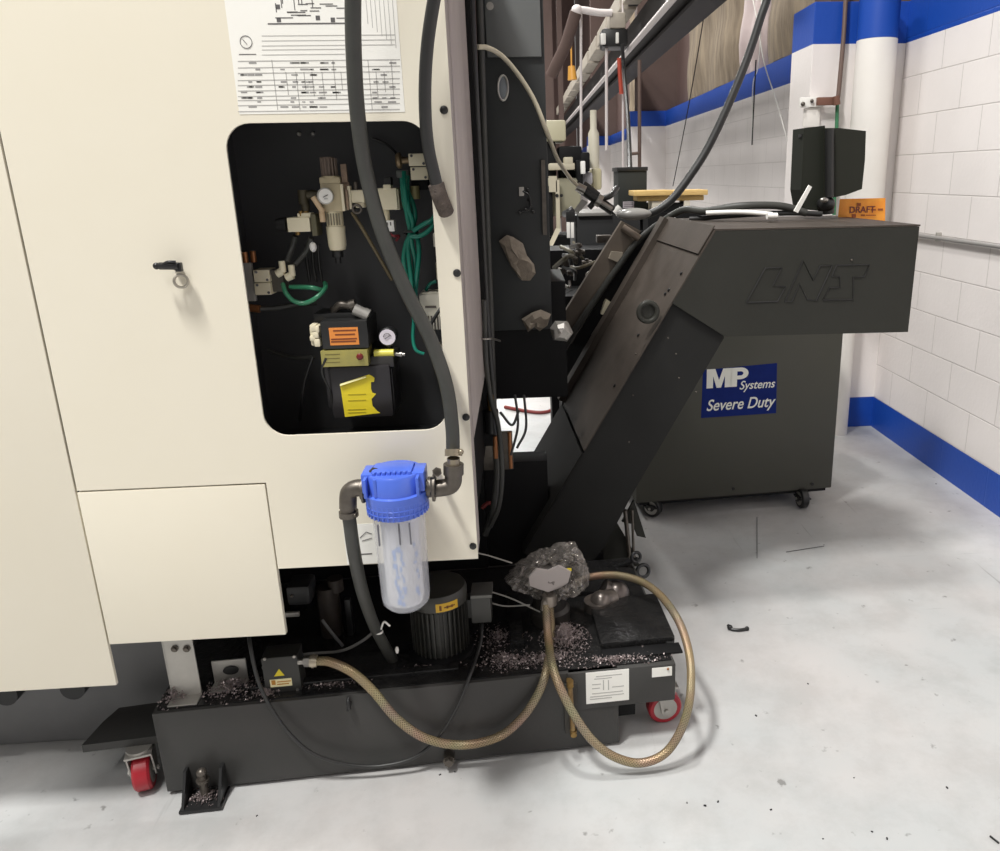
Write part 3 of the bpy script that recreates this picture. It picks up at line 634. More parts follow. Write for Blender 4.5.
# modules at the right edge
md = thing('white_terminal_module', at(432, 332, YK), 'white terminal block with black cable at the right edge of compartment', 'terminal block')
MB().px(420, 294, 444, 330, YK, .07, .004).px(421, 292, 444, 296, YK+.004, .05, .002).build('body', beige_white, md)
b = MB()
for k in range(5): b.px(428+3*k, 316, 429.4+3*k, 330, YK-.002, .004)
b.px(425, 306, 436, 308, YK-.002, .003); b.build('terminal_slots', steel_dark, md)
tag(MB().px(433, 233, 445, 247, YK+.02, .05, .003).build('relay', beige_white), 'small white relay half hidden behind the panel edge, above terminal block', 'relay')
tag(MB().px(436, 262, 445, 280, YK+.02, .05, .003).build('connector_block', beige), 'small cream connector behind the panel edge just above the terminal block', 'connector')
tag(MB().px(439, 344, 450, 365, YK+.03, .05, .003).build('connector_block', beige), 'small cream connector behind the panel edge below the terminal block', 'connector')
hose('black_cable', [at(444, 304, YK-.01), at(437, 314, YK-.02), at(430, 326, YK-.02), at(427, 336, YK)], .004, rubber, 'black cable slanting across the white terminal block', 'cable')
hose('black_cable', [at(372, 138, 1.89), at(388, 145, 1.89), at(400, 158, 1.87)], .003, rubber, 'thin black cable curving across the compartment top', 'cable')
hose('black_cable', [at(352, 212, YK), at(362, 228, YK), at(376, 252, YK+.02), at(392, 280, YK+.04)], .004, M('olive_cable', (104, 92, 66), .5), 'olive cable slanting down beside the main black hose', 'cable')

# lubricator
YL = 1.74
lb = thing('lubricator', at(348, 424, YL), 'black grease lubricator unit with orange and torn yellow stickers', 'lubricator')
MB().px(321, 321, 368, 349, YL, .12, .004).px(313, 313, 366, 322, YL+.04, .08, .004).build('motor_housing', black_plastic, lb)
ol = MB().px(329.5, 327.5, 358.5, 345, YL-.001, .001).build('orange_label', orange_l, lb, False)
b = MB()
for y, x0, x1 in ((330.5, 333, 356), (334.5, 335, 355), (339, 331, 357), (341.5, 331, 356)): b.px(x0, y-.7, x1, y+.7, YL-.0016, .0006)
b.build('label_print', M('brown_print', (120, 60, 30), .6), ol, False)
pl = MB().px(321, 350.5, 368, 366.5, YL-.004, .06, .001).build('gold_plate', gold_plate, lb)
MB().lathe([(.0075, 0), (.0075, .004), (.005, .006)], at(360, 356.5, YL-.004), (0, -1, 0), 16).build('red_button', dark_red, pl)
b = MB()
for y in (354, 358, 362): b.px(325, y, 340, y+.8, YL-.0046, .0006)
b.build('plate_print', M('plate_print', (112, 104, 56), .6), pl, False)
MB().px(330, 366, 392, 418, YL+.012, .13, .008).px(326, 366, 334, 408, YL+.03, .1, .004).px(384, 368, 394, 414, YL+.025, .1, .004).build('reservoir', M('reservoir_black', (46, 44, 46), .35), lb)
MB().px(368, 356, 394, 368, YL+.02, .1, .005).build('pump_block', M('pump_block', (52, 50, 48), .5), lb)
poly = [(340, 384), (369, 374.5), (372, 376), (374.5, 378), (374, 382), (371, 382), (371, 389), (372.5, 393), (376, 394), (373.5, 397), (371.5, 399), (372.5, 406), (377, 411), (380, 413), (345, 417)]
yl = MB().prism([at(x, y, YL+.0105) for x, y in poly], (0, .0015, 0)).build('torn_yellow_label', yellow_l, lb, False)
b = MB(); b.prism([at(340, 384, YL+.009), at(366, 376, YL+.009), at(366, 377.5, YL+.006), at(340, 386, YL+.006)], (0, .001, 0)); b.build('label_curl', M('label_back', (226, 220, 160), .6), yl, False)
b = MB()
for y in (394, 400, 409, 412): b.px(348, y, 366, y+.8, YL+.0098, .0006)
b.build('label_print', M('yellow_print', (176, 160, 30), .6), yl, False)
b = MB().tube([at(334, 312, YL+.06), at(340, 305, YL+.05), at(350, 306, YL+.05)], .009).cyl(at(350, 306, YL+.05), at(356, 304, YL+.05), .013).cyl(at(334, 314, YL+.06), at(334, 307, YL+.06), .008); b.build('inlet_fittings', steel_dark, lb)
b = MB(); q0, q1 = at(354, 309, YL+.03), at(367, 315, YL+.03); b.cyl(q0, q1, .013).cyl(q0+(q1-q0)*.75, q1+(q1-q0)*.12, .0145); b.build('cable_gland', galv, lb)
b = MB()
for x0, y0, x1, y1 in ((309.5, 325, 316, 332), (312, 332, 318.5, 338.5), (309.5, 336, 315, 341.5), (314, 339, 320, 347), (315, 326, 319, 333)): b.px(x0, y0, x1, y1, YL+.002, .03, .003)
b.px(310, 327, 319, 346, YL+.012, .03, .004); b.build('white_plug', beige, lb)
pg = thing('pressure_gauge', at(388, 348, YL+.03), 'small round white pressure gauge right of the black lubricator', 'gauge')
c = at(387.5, 337, YL+.03)
MB().lathe([(.020, .03), (.021, .004), (.021, 0), (.0182, -.002)], c, (0, 1, 0)).cyl(c+V((0, .015, -.03)), c+V((0, .015, 0)), .007).build('case', black_metal, pg)
gd = MB().lathe([(.0182, .0), (.0182, .001)], c-V((0, .003, 0)), (0, 1, 0)).build('dial', M('dial_white', (226, 218, 226), .35), pg)
MB().box(c-V((0, .0045, 0)), (.014, .0008, .0016), ((.8, 0, .5), (0, 1, 0), (-.5, 0, .8))).tube([c+V((.009*math.cos(t), -.0045, .009*math.sin(t))) for t in (.2, .8, 1.5, 2.2, 3.)], .0007, 6).build('needle', ink_dark, gd)
MB().cyl(at(374.5, 353.5, YL+.03), at(394, 353, YL+.03), .0095).build('yellow_fitting', M('yellow_cap', (214, 204, 84), .4), pg)
MB().cyl(at(394, 354, YL+.04), at(400, 354.5, YL+.04), .006).cyl(at(398, 354.5, YL+.04), at(405, 354.5, YL+.04), .0045).cyl(at(400, 354.5, YL+.04), at(402, 354.5, YL+.04), .0075).build('line_coupling', steel, pg)
hose('black_cable', [at(313, 356, YL+.04), at(305, 380, YL+.05), at(302, 400, YL+.06), at(300, 420, YL+.1)], .004, rubber, 'black cable falling from the white plug left of the lubricator', 'cable')
hose('black_cable', [at(268, 350, 1.85), at(285, 356, 1.84), at(300, 358, 1.82), at(314, 357, YL+.05)], .005, rubber_soft, 'black cable running left from the lubricator, frayed end on the liner', 'cable')
hose('black_cable', [at(326, 358, YL-.004), at(322, 372, YL), at(330, 392, YL+.01), at(334, 412, YL+.02)], .0028, rubber, 'thin black cable hugging the left side of the lubricator reservoir', 'cable')

# ================================================================ MAIN HOSES AND WATER FILTER
hose('coolant_hose', [at(372, -330, 1.44), at(361, -180, 1.49), at(355, -60, 1.52), at(353, 0, 1.54), at(354, 60, 1.56), at(358, 118, 1.58), at(366, 172, 1.60), at(382, 232, 1.60), at(405, 288, 1.60), at(430, 338, 1.60), at(446, 384, 1.59), at(452, 425, 1.585), at(453, 452, 1.58)], .0148, rubber_soft, 'thick black hose curving down across the compartment to the filter outlet', 'hose', n=16)
h2 = thing('cable_conduit', at(445, 215, 1.61), 'black conduit hugging the panel edge with a frayed sleeve at its end', 'hose')
MB().tube([at(480, -330, 1.58), at(462, -180, 1.59), at(446, -60, 1.60), at(434, 0, 1.605), at(427, 50, 1.61), at(425, 100, 1.61), at(428, 145, 1.615), at(437, 186, 1.615)], .0125, 14).build('hose_body', rubber, h2)
MB().tube([at(436, 184, 1.615), at(440, 197, 1.62), at(446, 212, 1.645)], .0165, 14).build('frayed_sleeve', M('worn_sleeve', (104, 92, 84), .8, 0, (62, 56, 52), 60, 1., .6, 200), h2)

YF = 1.555
wf = thing('water_filter', at(400, 613, YF), 'blue capped clear water filter housing hung on the cream panel', 'filter')
fc = at(397.5, 500, YF); fx = fc.x
zb = at(397, 524, YF-.06).z; z1 = at(397, 500, YF-.06).z; z2 = at(397, 478, YF-.05).z; z3 = at(397, 466, YF).z
MB().lathe([(.054, zb), (.060, zb+.004), (.0635, zb+.012), (.0665, z1-.006), (.0665, z1), (.0600, z1+.002), (.0590, z2-.004), (.056, z2)], (fx, YF, 0), n=40).build('cap', blue_cap, wf)
b = MB()
for k in range(36):
    a = 2*PI*k/36; b.box((fx+.0635*math.cos(a), YF+.0635*math.sin(a), (zb+z1)/2-.002), (.004, .004, (z1-zb)*.72), ((math.cos(a), math.sin(a), 0), (-math.sin(a), math.cos(a), 0), (0, 0, 1)), .001)
for k in range(3): b.torus((fx, YF, zb+.016+.011*k), .0648, .0012, (0, 0, 1), 40)
b.build('cap_ribs', blue_cap, wf)
# inlet head: side shoulders, front webs and top block
b = MB().ab((fx-.066, YF-.03, z1+.003), (fx+.064, YF+.03, z2+.002), .004)
for xx in (-.055, -.034, .008, .052): b.ab((fx+xx-.003, YF-.052, z1+.002), (fx+xx+.003, YF-.02, z2-.002), .001)
b.ab((fx-.04, YF-.040, z1+.004), (fx+.008, YF-.02, z2-.004), .003).build('inlet_head', blue_cap, wf)
b = MB().ab((fx-.046, YF-.028, z2-.004), (fx+.040, YF+.03, z3), .008)
for k in range(8): b.ab((fx-.042+.0105*k, YF-.034, z2-.005), (fx-.0355+.0105*k, YF-.026, z2+.006), .001)
b.build('top_block', blue_cap, wf)
bz = at(400, 613, YF-.03).z
MB().lathe([(.020, bz), (.040, bz+.004), (.0505, bz+.016), (.0525, bz+.03), (.0555, zb-.01), (.0565, zb+.003)], (fx, YF, 0), n=40).build('clear_bowl', clear_bowl, wf)
ct = MB().lathe([(.010, bz+.012), (.036, bz+.014), (.040, bz+.03), (.040, zb-.004)], (fx, YF, 0), n=32).build('cartridge', cartridge_m, wf)
b = MB(); rg = random.Random(5)
for col in (-.2, .1, .95):
    for k in range(11):
        a = -PI/2 + col + rg.uniform(-.10, .10); zz = bz+.03+(zb-bz-.085)*k/11+rg.uniform(-.004, .004)
        if col > .9 and k % 3 == 0: continue
        p = V((fx+.0405*math.cos(a), YF+.0405*math.sin(a), zz)); b.box(p, (rg.uniform(.003, .010), .0012, rg.uniform(.005, .013)), ((-math.sin(a), math.cos(a), 0), (math.cos(a), math.sin(a), 0), (0, 0, 1)))
b.build('faded_lettering', blue_ink, ct, False)
b = MB()
for xx in (-.035, .008, .030): b.ab((fx+xx-.0016, YF-.0570, zb-.05), (fx+xx+.0016, YF-.0530, zb-.002))
b.build('bowl_ribs', M('rib_grey', (96, 96, 104), .4), wf)  # grey ribs down the upper front of the bowl
# elbows, unions and bolts
el = MB().tube([at(369, 489, YF), at(357, 488, YF), at(349, 493, YF), at(348, 508, YF)], .0185, 16).build('inlet_elbow', steel_dark, wf)
MB().cyl(at(369, 489, YF), at(361, 489, YF), .0225).cyl(at(365, 489, YF), at(363, 489, YF), .030).build('union_nut', steel_dark, el)
er = MB().tube([at(426, 488, YF), at(440, 488, YF), at(452, 484, YF), at(453.5, 468, YF)], .0185, 16).build('outlet_elbow', steel_dark, wf)
MB().cyl(at(428, 487, YF), at(436, 487, YF), .0225).cyl(at(433, 487, YF), at(435.5, 487, YF), .031).cyl(at(453.5, 474, YF), at(453.5, 464, YF), .0215).build('union_nut', steel_dark, er)
MB().cyl(at(348, 512, YF), at(349, 500, YF), .0165).cyl(at(349, 516, YF), at(348.5, 511, YF), .0205).sph(at(342, 517, YF-.008), .006).cyl(at(342, 517, YF-.01), at(356, 515, YF-.012), .004).build('hose_clamp', steel_dark, wf)
b = MB().cyl(at(453.5, 456, YF), at(453.5, 449, YF+.005), .0185).sph(at(461, 452, YF-.008), .006).cyl(at(453.5, 466, YF), at(453.5, 458, YF), .0135); b.build('hose_clamp', M('clean_clamp', (150, 140, 122), .35, .7), wf)
for x, y in ((374, 472), (437, 472)):
    MB().cyl(at(x, y, YF-.015), at(x, y, YP), .0065).cyl(at(x, y, YF-.015), at(x, y, YF-.003), .0105, n=6).build('mounting_bolt', steel_dark, wf)
for x, y in ((364, 481), (433, 481)): MB().cyl(at(x, y-4, YF-.012), at(x, y+14, YF-.02), .006).build('union_screw', black_metal, wf)
b = MB().ab((fx-.03, YF+.028, z1-.01), (fx+.03, YP-.0005, z2-.02), .003); b.build('wall_bracket', black_metal, wf)

# ================================================================ COOLANT TANK (its own frame, turned 3.5 degrees)
T0 = V((-.984, 1.739, 0)); TA = math.atan2(.074, 1.201)
tx, ty, tz = V((math.cos(TA), math.sin(TA), 0)), V((-math.sin(TA), math.cos(TA), 0)), V((0, 0, 1)); TAX = (tx, ty, tz)
def T(x, y, z): return T0 + tx*x + ty*y + tz*z
def loc(p): d = V(p)-T0; return d.dot(tx), d.dot(ty), d.z
def tb(b, x0, y0, z0, x1, y1, z1, bev=0.): return b.box(T((x0+x1)/2, (y0+y1)/2, (z0+z1)/2), (abs(x1-x0), abs(y1-y0), abs(z1-z0)), TAX, bev)
def onf(px, py, ly): return loc(onpl(px, py, T(0, ly, 0), ty))      # in the tank frame, on the plane at depth ly
def fr_(b, x0, y0, x1, y1, ly, d, bev=0.):
    a, c, e, g = onf(x0, (y0+y1)/2, ly), onf(x1, (y0+y1)/2, ly), onf((x0+x1)/2, y0, ly), onf((x0+x1)/2, y1, ly)
    return tb(b, a[0], ly, g[2], c[0], ly+d, e[2], bev)
ZT = .256; LX = 1.203; LXE = 1.362; LD = .64
ck = thing('coolant_tank', T(.65, .3, 0), 'long low charcoal coolant tank on red casters under the machine', 'coolant tank')
tb(MB(), 0, 0, .012, LX, LD, ZT-.003, .003).build('tank_body', tank_paint, ck)
b = tb(MB(), LX-.14, -.004, .136, LXE, LD-.02, ZT-.003, .003); b.build('end_wing', tank_paint, ck)
tb(MB(), LX-.02, .06, .05, LX+.06, .3, .136, .003).build('wing_gusset', dark_void, ck)
b = tb(MB(), .01, .012, ZT-.0035, LX-.15, LD-.02, ZT+.001); tb(b, LX-.15, .012, ZT-.0035, LXE-.008, LD-.03, ZT+.001); b.build('oily_top', tank_oily, ck, False)
# lid plates on top at the right end, with a slot in front
b = MB(); p = loc(onz(601, 650, ZT)); q = loc(onz(657, 618, ZT))
tb(b, p[0], p[1], ZT, q[0]+.02, p[1]+.24, ZT+.022, .003); b.build('lid_plate', tank_oily, ck)
tb(MB(), p[0], p[1]-.052, ZT, q[0]+.03, p[1]-.006, ZT+.006, .001).build('slot_strip', dark_void, ck)
b = MB(); p = loc(onz(470, 655, ZT)); tb(b, p[0]-.62, .05, ZT, p[0]-.03, .075, ZT+.012, .003); b.build('front_lip', tank_oily, ck)
b = MB(); p = loc(onz(520, 640, ZT)); tb(b, p[0]-.03, .13, ZT, p[0]+.01, .42, ZT+.02, .002); b.build('divider_rail', tank_oily, ck)
# galvanised brackets standing on the left end
def bracket(x0, x1, y0, y1, yb, ly, hole=None):
    a, c = onf(x0, y1, ly), onf(x1, y1, ly); top = onf((x0+x1)/2, y0, ly)[2]
    b = tb(MB(), a[0], ly, ZT, c[0], ly+.004, top+.05); tb(b, a[0], ly-.04, ZT+.001, c[0], ly+.003, ZT+.005, .001)
    tb(b, a[0]-.002, ly, ZT, a[0]+.002, ly+.03, top+.05)
    return b.build('support_bracket', galv, ck)
sb = bracket(174.5, 204, 640, 706, 715, .055)
for x in (174.5, 186.5): c = T(*onf(x, 649, .052)); MB().cyl(c, c-ty*.006, .006, n=6).cyl(c+ty*.002, c-ty*.001, .009).build('bracket_bolt', steel_dark, sb)
a, c = onf(216, 690, .10), onf(250, 690, .10); top = onf(230, 660, .10)[2]
b = tb(MB(), a[0], .10, ZT, c[0], .104, top); tb(b, a[0], .06, ZT+.001, c[0], .10, ZT+.005); b2 = b.build('short_bracket', galv, ck)
c = T(*onf(231, 670, .098)); MB().lathe([(.020, 0), (.020, .003)], (0, 0, 0), (0, -1, 0), 24).build('cable_grommet', black_plastic, b2).data.transform(Matrix.Translation(c-ROOTLOC[ck.name]) @ Matrix.Rotation(TA, 4, 'Z') @ Matrix.Diagonal((1, 1, .62, 1)) @ Matrix.Translation(ROOTLOC[ck.name]))
# front fittings
lab = fr_(MB(), 586, 671, 629, 702, -.0052, .001).build('data_label', paper, ck, False)
b = MB()
for y, x0, x1 in ((675, 596, 622), (678, 594, 612), (684, 592, 601), (688, 592, 600), (692, 592, 623), (695, 590, 624), (698, 590, 612), (686, 612, 624)): fr_(b, x0, y, x1, y+.8, -.0058, .0006)
fr_(b, 603, 680, 604, 690, -.0058, .0006); fr_(b, 608, 680, 609, 690, -.0058, .0006); b.build('label_print', ink, lab, False)
l2 = fr_(MB(), 652, 667.5, 672, 676.5, -.0052, .001).build('warning_label', paper, ck, False)
MB().sph(T(*onf(668, 669, -.006)), .0035, 8).build('label_rivet', rust, l2)
sgx = onf(571, 710, -.02)
b = MB().cyl(T(*onf(570, 685, -.022)), T(*onf(573, 730, -.022)), .0065); gl = b.build('sight_glass', M('amber_tube', (150, 122, 74), .3, .2, (110, 84, 50), 40), ck)
for x, y in ((570, 684), (573.5, 733)):
    c = T(*onf(x, y, -.02)); MB().cyl(c+ty*.02, c-ty*.010, .008).cyl(c-tz*.008, c+tz*.010, .0095).build('sight_fitting', brass, gl)
fr_(MB(), 564.5, 684, 577, 733, -.008, .006, .001).build('sight_backing', M('sight_backing', (52, 48, 42), .5), ck)
c = T(*onf(449, 757, -.012)); MB().cyl(c+ty*.012, c-ty*.016, .015).cyl(c-ty*.012, c-ty*.026, .012, n=6).build('drain_plug', steel_dark, ck)
c = T(*onf(349, 702, -.005)); MB().tube([c+tz*.012, c-ty*.010+tz*.004, c-ty*.006-tz*.016], .005).tube([c+tx*.004, c-tx*.005-ty*.006-tz*.022], .004, smooth=False).build('toggle_clip', black_metal, ck)
# tow bracket on the floor in front of the left end
p0, p1 = onf(178, 800, -.065), onf(222, 800, -.065)
b = tb(MB(), p0[0], -.075, .004, p1[0], 0, .010); tw = b.build('tow_bracket', black_metal, ck)
for x in (p0[0]+.004, p1[0]-.012):
    MB().prism([T(x, -.07, .01), T(x, 0, .01), T(x, 0, .085), T(x, -.02, .085), T(x, -.055, .03)], tx*.007).build('tow_fin', black_metal, tw)
c = T((p0[0]+p1[0])/2, -.03, .01); MB().cyl(c, c+tz*.07, .011).sph(c+tz*.075, .013).cyl(c+tz*.05, c+tz*.056, .016).build('tow_pin', steel_dark, tw)
# casters
pa, pb, pc_, pd_ = loc(onz(82.5, 750, .135)), loc(onz(153, 748, .135)), loc(onz(120, 712, .135)), loc(onz(104, 726, .135))
poly = [T(pa[0], pa[1], .127), T(.0, pa[1]+.008, .127), T(.0, .20, .127), T(pc_[0], pc_[1], .127), T(pd_[0], pd_[1], .127)]
wing = MB().prism(poly, (0, 0, .022)).build('caster_plate', tank_paint, ck, False)
def caster(c, ax, R, w, wheel_mat, plate_z, forks=True):
    """caster with its wheel centre c and axle direction ax"""
    ax = V(ax).normalized(); fwd = ax.cross(tz)
    k = MB()
    for s in (-1, 1):
        a = c+ax*s*(w/2+.006)
        k.prism([a-fwd*.028+tz*(plate_z-c.z-.012), a+fwd*.028+tz*(plate_z-c.z-.012), a+fwd*.012-tz*.012, a-fwd*.012-tz*.012], ax*s*.004)
    k.box(c+tz*(plate_z-c.z-.010), (.07, w+.022, .006), (fwd, ax, tz), .001).cyl(c+tz*(plate_z-c.z-.008), c+tz*(plate_z-c.z), .032)
    f = k.build('caster_fork', galv if wheel_mat is red_wheel else black_metal, ck if wheel_mat is red_wheel else PU)
    MB().lathe([(R*.55, -w/2), (R*.9, -w/2), (R, -w*.36), (R, w*.36), (R*.9, w/2), (R*.55, w/2)], c, ax, 28).build('wheel', wheel_mat, f)
    MB().lathe([(R*.70, -w*.51), (R*.70, w*.51)], c, ax, 24).cyl(c-ax*(w/2+.016), c+ax*(w/2+.016), .007, n=6).build('hub', galv, f)
    return f
cc = onz(142, 797, 0); caster(V((cc.x-.004, cc.y+.04, .052)), (math.cos(.28), math.sin(.28), 0), .052, .042, red_wheel, .127)
cc = onz(664, 727, 0); caster(V((cc.x+.004, cc.y+.03, .052)), (-.12, 1, 0), .050, .036, red_wheel, .136)

# ---- chips strewn over the tank top and in the tow bracket
def chips(b, c, rx, ry, n, rg, z, hmax=.006):
    for k in range(n):
        a, r = rg.uniform(0, 2*PI), min(abs(rg.gauss(0, .5)), 1); p = V(c)+tx*rx*r*math.cos(a)+ty*ry*r*math.sin(a)
        h = hmax*(1-r)*1.6 + .001
        p.z = z+rg.uniform(0, h); s = rg.uniform(.0016, .0042); d = V((rg.uniform(-1, 1), rg.uniform(-1, 1), rg.uniform(-.5, .8))).normalized(); e = d.orthogonal().normalized()
        v = [b.bm.verts.new(p+d*s), b.bm.verts.new(p-d*s+e*s*.7), b.bm.verts.new(p-d*s-e*s*.7), b.bm.verts.new(p+d.cross(e)*s*.5)]
        for f in ((0, 1, 2), (0, 3, 1), (1, 3, 2), (2, 3, 0)): b.bm.faces.new([v[i] for i in f])
b = MB(); rg = random.Random(11)
for px_, py_, rx, ry, n, hm in ((165, 701, .04, .05, 140, .02), (232, 693, .09, .06, 420, .02), (265, 700, .04, .03, 120, .01), (565, 640, .075, .09, 900, .03), (545, 660, .10, .04, 420, .008), (620, 660, .16, .03, 260, .006), (650, 630, .08, .16, 160, .004), (505, 662, .08, .05, 320, .012), (500, 640, .09, .09, 200, .012), (430, 668, .1, .02, 90, .004), (330, 685, .12, .02, 80, .003)):
    p = onz(px_, py_, ZT)
    n = int(n*1.7)
    lx, ly, _ = loc(p); p = T(min(max(lx, rx), LXE-rx), max(ly, ry+.004), 0)
    chips(b, p, rx, ry, n, rg, ZT+.002, hm)
p = T((p0[0]+p1[0])/2, -.036, 0); chips(b, p, .055, .03, 260, rg, .011, .012)
swarf = M('metal_swarf', (178, 166, 164), .38, .6, (128, 114, 114), 60)
tag(b.build('metal_chips', swarf, None, False), 'glittering metal chips strewn over the tank top and in its tow bracket', 'metal chips', kind='stuff')

# ---- junction box with warning label on the left front
LJ = .035
jb = thing('junction_box', T(*onf(283, 694, LJ)), 'small black junction box with a warning triangle on the tank', 'junction box')
fr_(MB(), 263, 657, 300, 694, LJ, .06, .004).build('box_cover', M('box_black', (50, 50, 47), .45), jb)
for x, y in ((263.5, 658.5), (293, 656), (268.5, 691), (296.5, 689)): c = T(*onf(x+1, y+1, LJ-.002)); MB().cyl(c, c+ty*.004, .004, n=10).build('cover_screw', steel, jb)
b = MB(); b.prism([T(*onf(x, y, LJ-.001)) for x, y in ((274, 676.5), (279, 669), (284.5, 675.5))], ty*.0008); b.build('warning_triangle', yellow_l, jb, False)
fr_(MB(), 270, 679, 292, 686.5, LJ-.0012, .001).build('caution_label', M('pale_yellow_label', (236, 226, 178), .5), jb, False)
b = MB(); fr_(b, 277, 681, 291, 682, LJ-.0018, .0006); fr_(b, 277, 683.5, 289, 684.5, LJ-.0018, .0006); fr_(b, 271.5, 680.5, 275.5, 685, LJ-.0018, .0006); b.build('caution_print', M('orange_print', (190, 132, 40), .5), jb, False)
hf = thing('hose_fitting', T(*onf(306, 662, .03)), 'bright threaded hose fitting beside the small junction box', 'fitting')
P = [T(*onf(x, y, .02)) for x, y in ((298, 662), (304, 661.5), (310, 661), (317, 661))]
MB().cyl(P[0], P[1], .0075).cyl(P[1], P[2], .014, n=6).build('nut', steel, hf)
MB().cyl(P[2], P[3], .0155).cyl(P[2]+(P[3]-P[2])*.3, P[2]+(P[3]-P[2])*.6, .0175).build('ferrule', M('ferrule', (188, 178, 158), .35, .6), hf)

# ---- coolant pump motor
pm_c = onz(441, 655, ZT); mx_, my_ = pm_c.x, pm_c.y+.03
pm = thing('pump_motor', (mx_, my_, ZT), 'black finned pump motor with yellow label standing on the tank behind the filter', 'motor')
zt_ = at(441, 601, my_-.07).z; R_ = .078
b = MB().lathe([(.070, ZT+.012), (.070, zt_-.03)], (mx_, my_, 0), n=40)
for k in range(34):
    a = 2*PI*k/34; e = V((math.cos(a), math.sin(a), 0)); b.box(V((mx_, my_, (ZT+.02+zt_-.035)/2))+e*.073, (.014, .0035, zt_-ZT-.055), (e, V((-e.y, e.x, 0)), tz))
b.build('motor_body', M('motor_black', (44, 44, 42), .38, .1, (56, 55, 50), 14), pm)
MB().lathe([(.090, ZT), (.090, ZT+.012), (.074, ZT+.016)], (mx_, my_, 0), n=36).build('base_flange', dark_void, pm)
fz = zt_-.032
MB().lathe([(.0805, fz), (.0815, fz+.003), (.0815, zt_), (.076, zt_+.012), (.05, zt_+.016)], (mx_, my_, 0), n=40).build('fan_cover', M('fan_cover', (58, 58, 54), .4), pm)
b = MB(); n = 10; P0, P1 = [], []
for k in range(n+1):
    a = math.radians(-88+44*k/n); e = V((math.cos(a), math.sin(a), 0)); P0.append(V((mx_, my_, fz+.004))+e*.0825); P1.append(V((mx_, my_, zt_-.003))+e*.0825)
for k in range(n):
    v = [b.bm.verts.new(q) for q in (P0[k], P0[k+1], P1[k+1], P1[k])]; b.bm.faces.new(v)
yl = b.build('yellow_label', yellow_d, pm)
b = MB()
for k, (u, w, hh) in enumerate(((2, .0005, .018), (4, .0005, .004), (5, .0005, .010), (6, .0005, .005), (7, .0005, .009), (8, .0005, .004))):
    a = math.radians(-88+44*u/n); e = V((math.cos(a), math.sin(a), 0)); b.box(V((mx_, my_, (fz+zt_)/2))+e*.083, (.006, .0008, hh*.8), (V((-e.y, e.x, 0)), e, tz))
b.build('label_print', M('amber_print', (110, 64, 20), .6), yl)
q = at(482, 610, my_-.02)
MB().px(471, 597, 491, 623, my_-.02, .07, .003).px(467, 600, 473, 618, my_, .04).build('terminal_box', M('terminal_box', (66, 66, 63), .4), pm)
MB().px(470.5, 595.5, 492, 598.5, my_-.022, .074, .001).build('terminal_lid', M('lid_grey', (104, 104, 100), .35, .3), pm)

# other dark pump bits behind the motor, on the tank
pt = thing('suction_pump', T(.40, .30, ZT+.0), 'dark cylindrical suction pump left of the hanging filter hose', 'pump')
q = at(336, 650, 2.06); MB().cylpx(336, 585, 660, 22, 2.06).cylpx(336, 578, 590, 16, 2.06).build('pump_barrel', M('barrel_dark', (58, 50, 44), .45, .2, (44, 40, 36), 20), pt)
MB().px(346, 600, 352, 640, 2.04, .02, .002).build('pump_bracket', black_metal, pt)
pb_ = thing('control_box', at(298, 606, 2.0), 'black rounded box in the dark just right of the cream access cover', 'box')
MB().px(286, 587, 310, 606, 2.0, .08, .012).build('housing', M('box_faint', (44, 44, 45), .45), pb_)
MB().sph(at(291.5, 596, 1.998), .005).build('indicator', steel_dark, pb_)
MB().px(285, 613, 299, 617, 1.98, .01, .001).build('tie_plate', galv, pb_)
hose('grey_cable', [at(262, 668, 1.9), at(300, 655, 1.93), at(340, 651, 1.93), at(362, 641, 1.90), at(376, 630, 1.86), at(380, 631, 1.84)], .004, M('grey_cable', (120, 118, 114), .45), 'thin grey cable rising to the white tie on the filter hose', 'cable')
hose('grey_cable', [at(322, 620, 2.0), at(332, 633, 1.99), at(343, 646, 1.97)], .0045, M('grey_cable2', (110, 110, 110), .45), 'short grey cable slanting in the dark before the suction pump', 'cable')
tag(MB().torus(at(377, 631, 1.80), .013, .003, (.3, .1, 1)).tube([at(381, 629, 1.79), at(384, 622, 1.78), at(390, 626, 1.78)], .0025).build('white_cable_tie', white_p), 'white cable tie around the lower filter hose', 'cable tie')
tag(MB().sph(at(397, 650, 1.84), .007, scale=(.7, 1, 1.5)).build('white_clip', white_p), 'tiny white clip low beside the filter hose end', 'clip')
hose('filter_hose', [at(348, 510, YF), at(350, 524, YF), at(354, 552, YF+.01), at(362, 590, 1.64), at(374, 625, 1.78), at(388, 652, 1.88), at(396, 664, 1.92)], .0145, rubber_soft, 'black hose running down from the blue filter into the tank', 'hose', n=16)

# ---- bag covered pump and the braided hoses
YG = 2.06
bg = thing('bagged_pump', onz(548, 600, ZT), 'pump head wrapped in a crumpled clear plastic bag on the tank', 'pump')
b = MB(); t = bmesh.new(); bmesh.ops.create_icosphere(t, subdivisions=6, radius=1)
from mathutils import noise as mnoise
gc = at(549, 575, YG)
prof = ((505, 576), (516, 566), (532, 556), (550, 549), (566, 542), (576, 543), (582, 556), (588, 572), (586, 585), (574, 592), (560, 599), (545, 596), (528, 592), (512, 586))
PR = [at(x, y, YG)-gc for x, y in prof]; PA_ = sorted((math.atan2(p.z, p.x), math.hypot(p.x, p.z)) for p in PR); PA_ = [(PA_[-1][0]-2*PI, PA_[-1][1])]+PA_+[(PA_[0][0]+2*PI, PA_[0][1])]
def rad(a):
    for (a0, r0_), (a1, r1_) in zip(PA_, PA_[1:]):
        if a0 <= a <= a1: return r0_+(r1_-r0_)*(a-a0)/(a1-a0)
    return PA_[1][1]
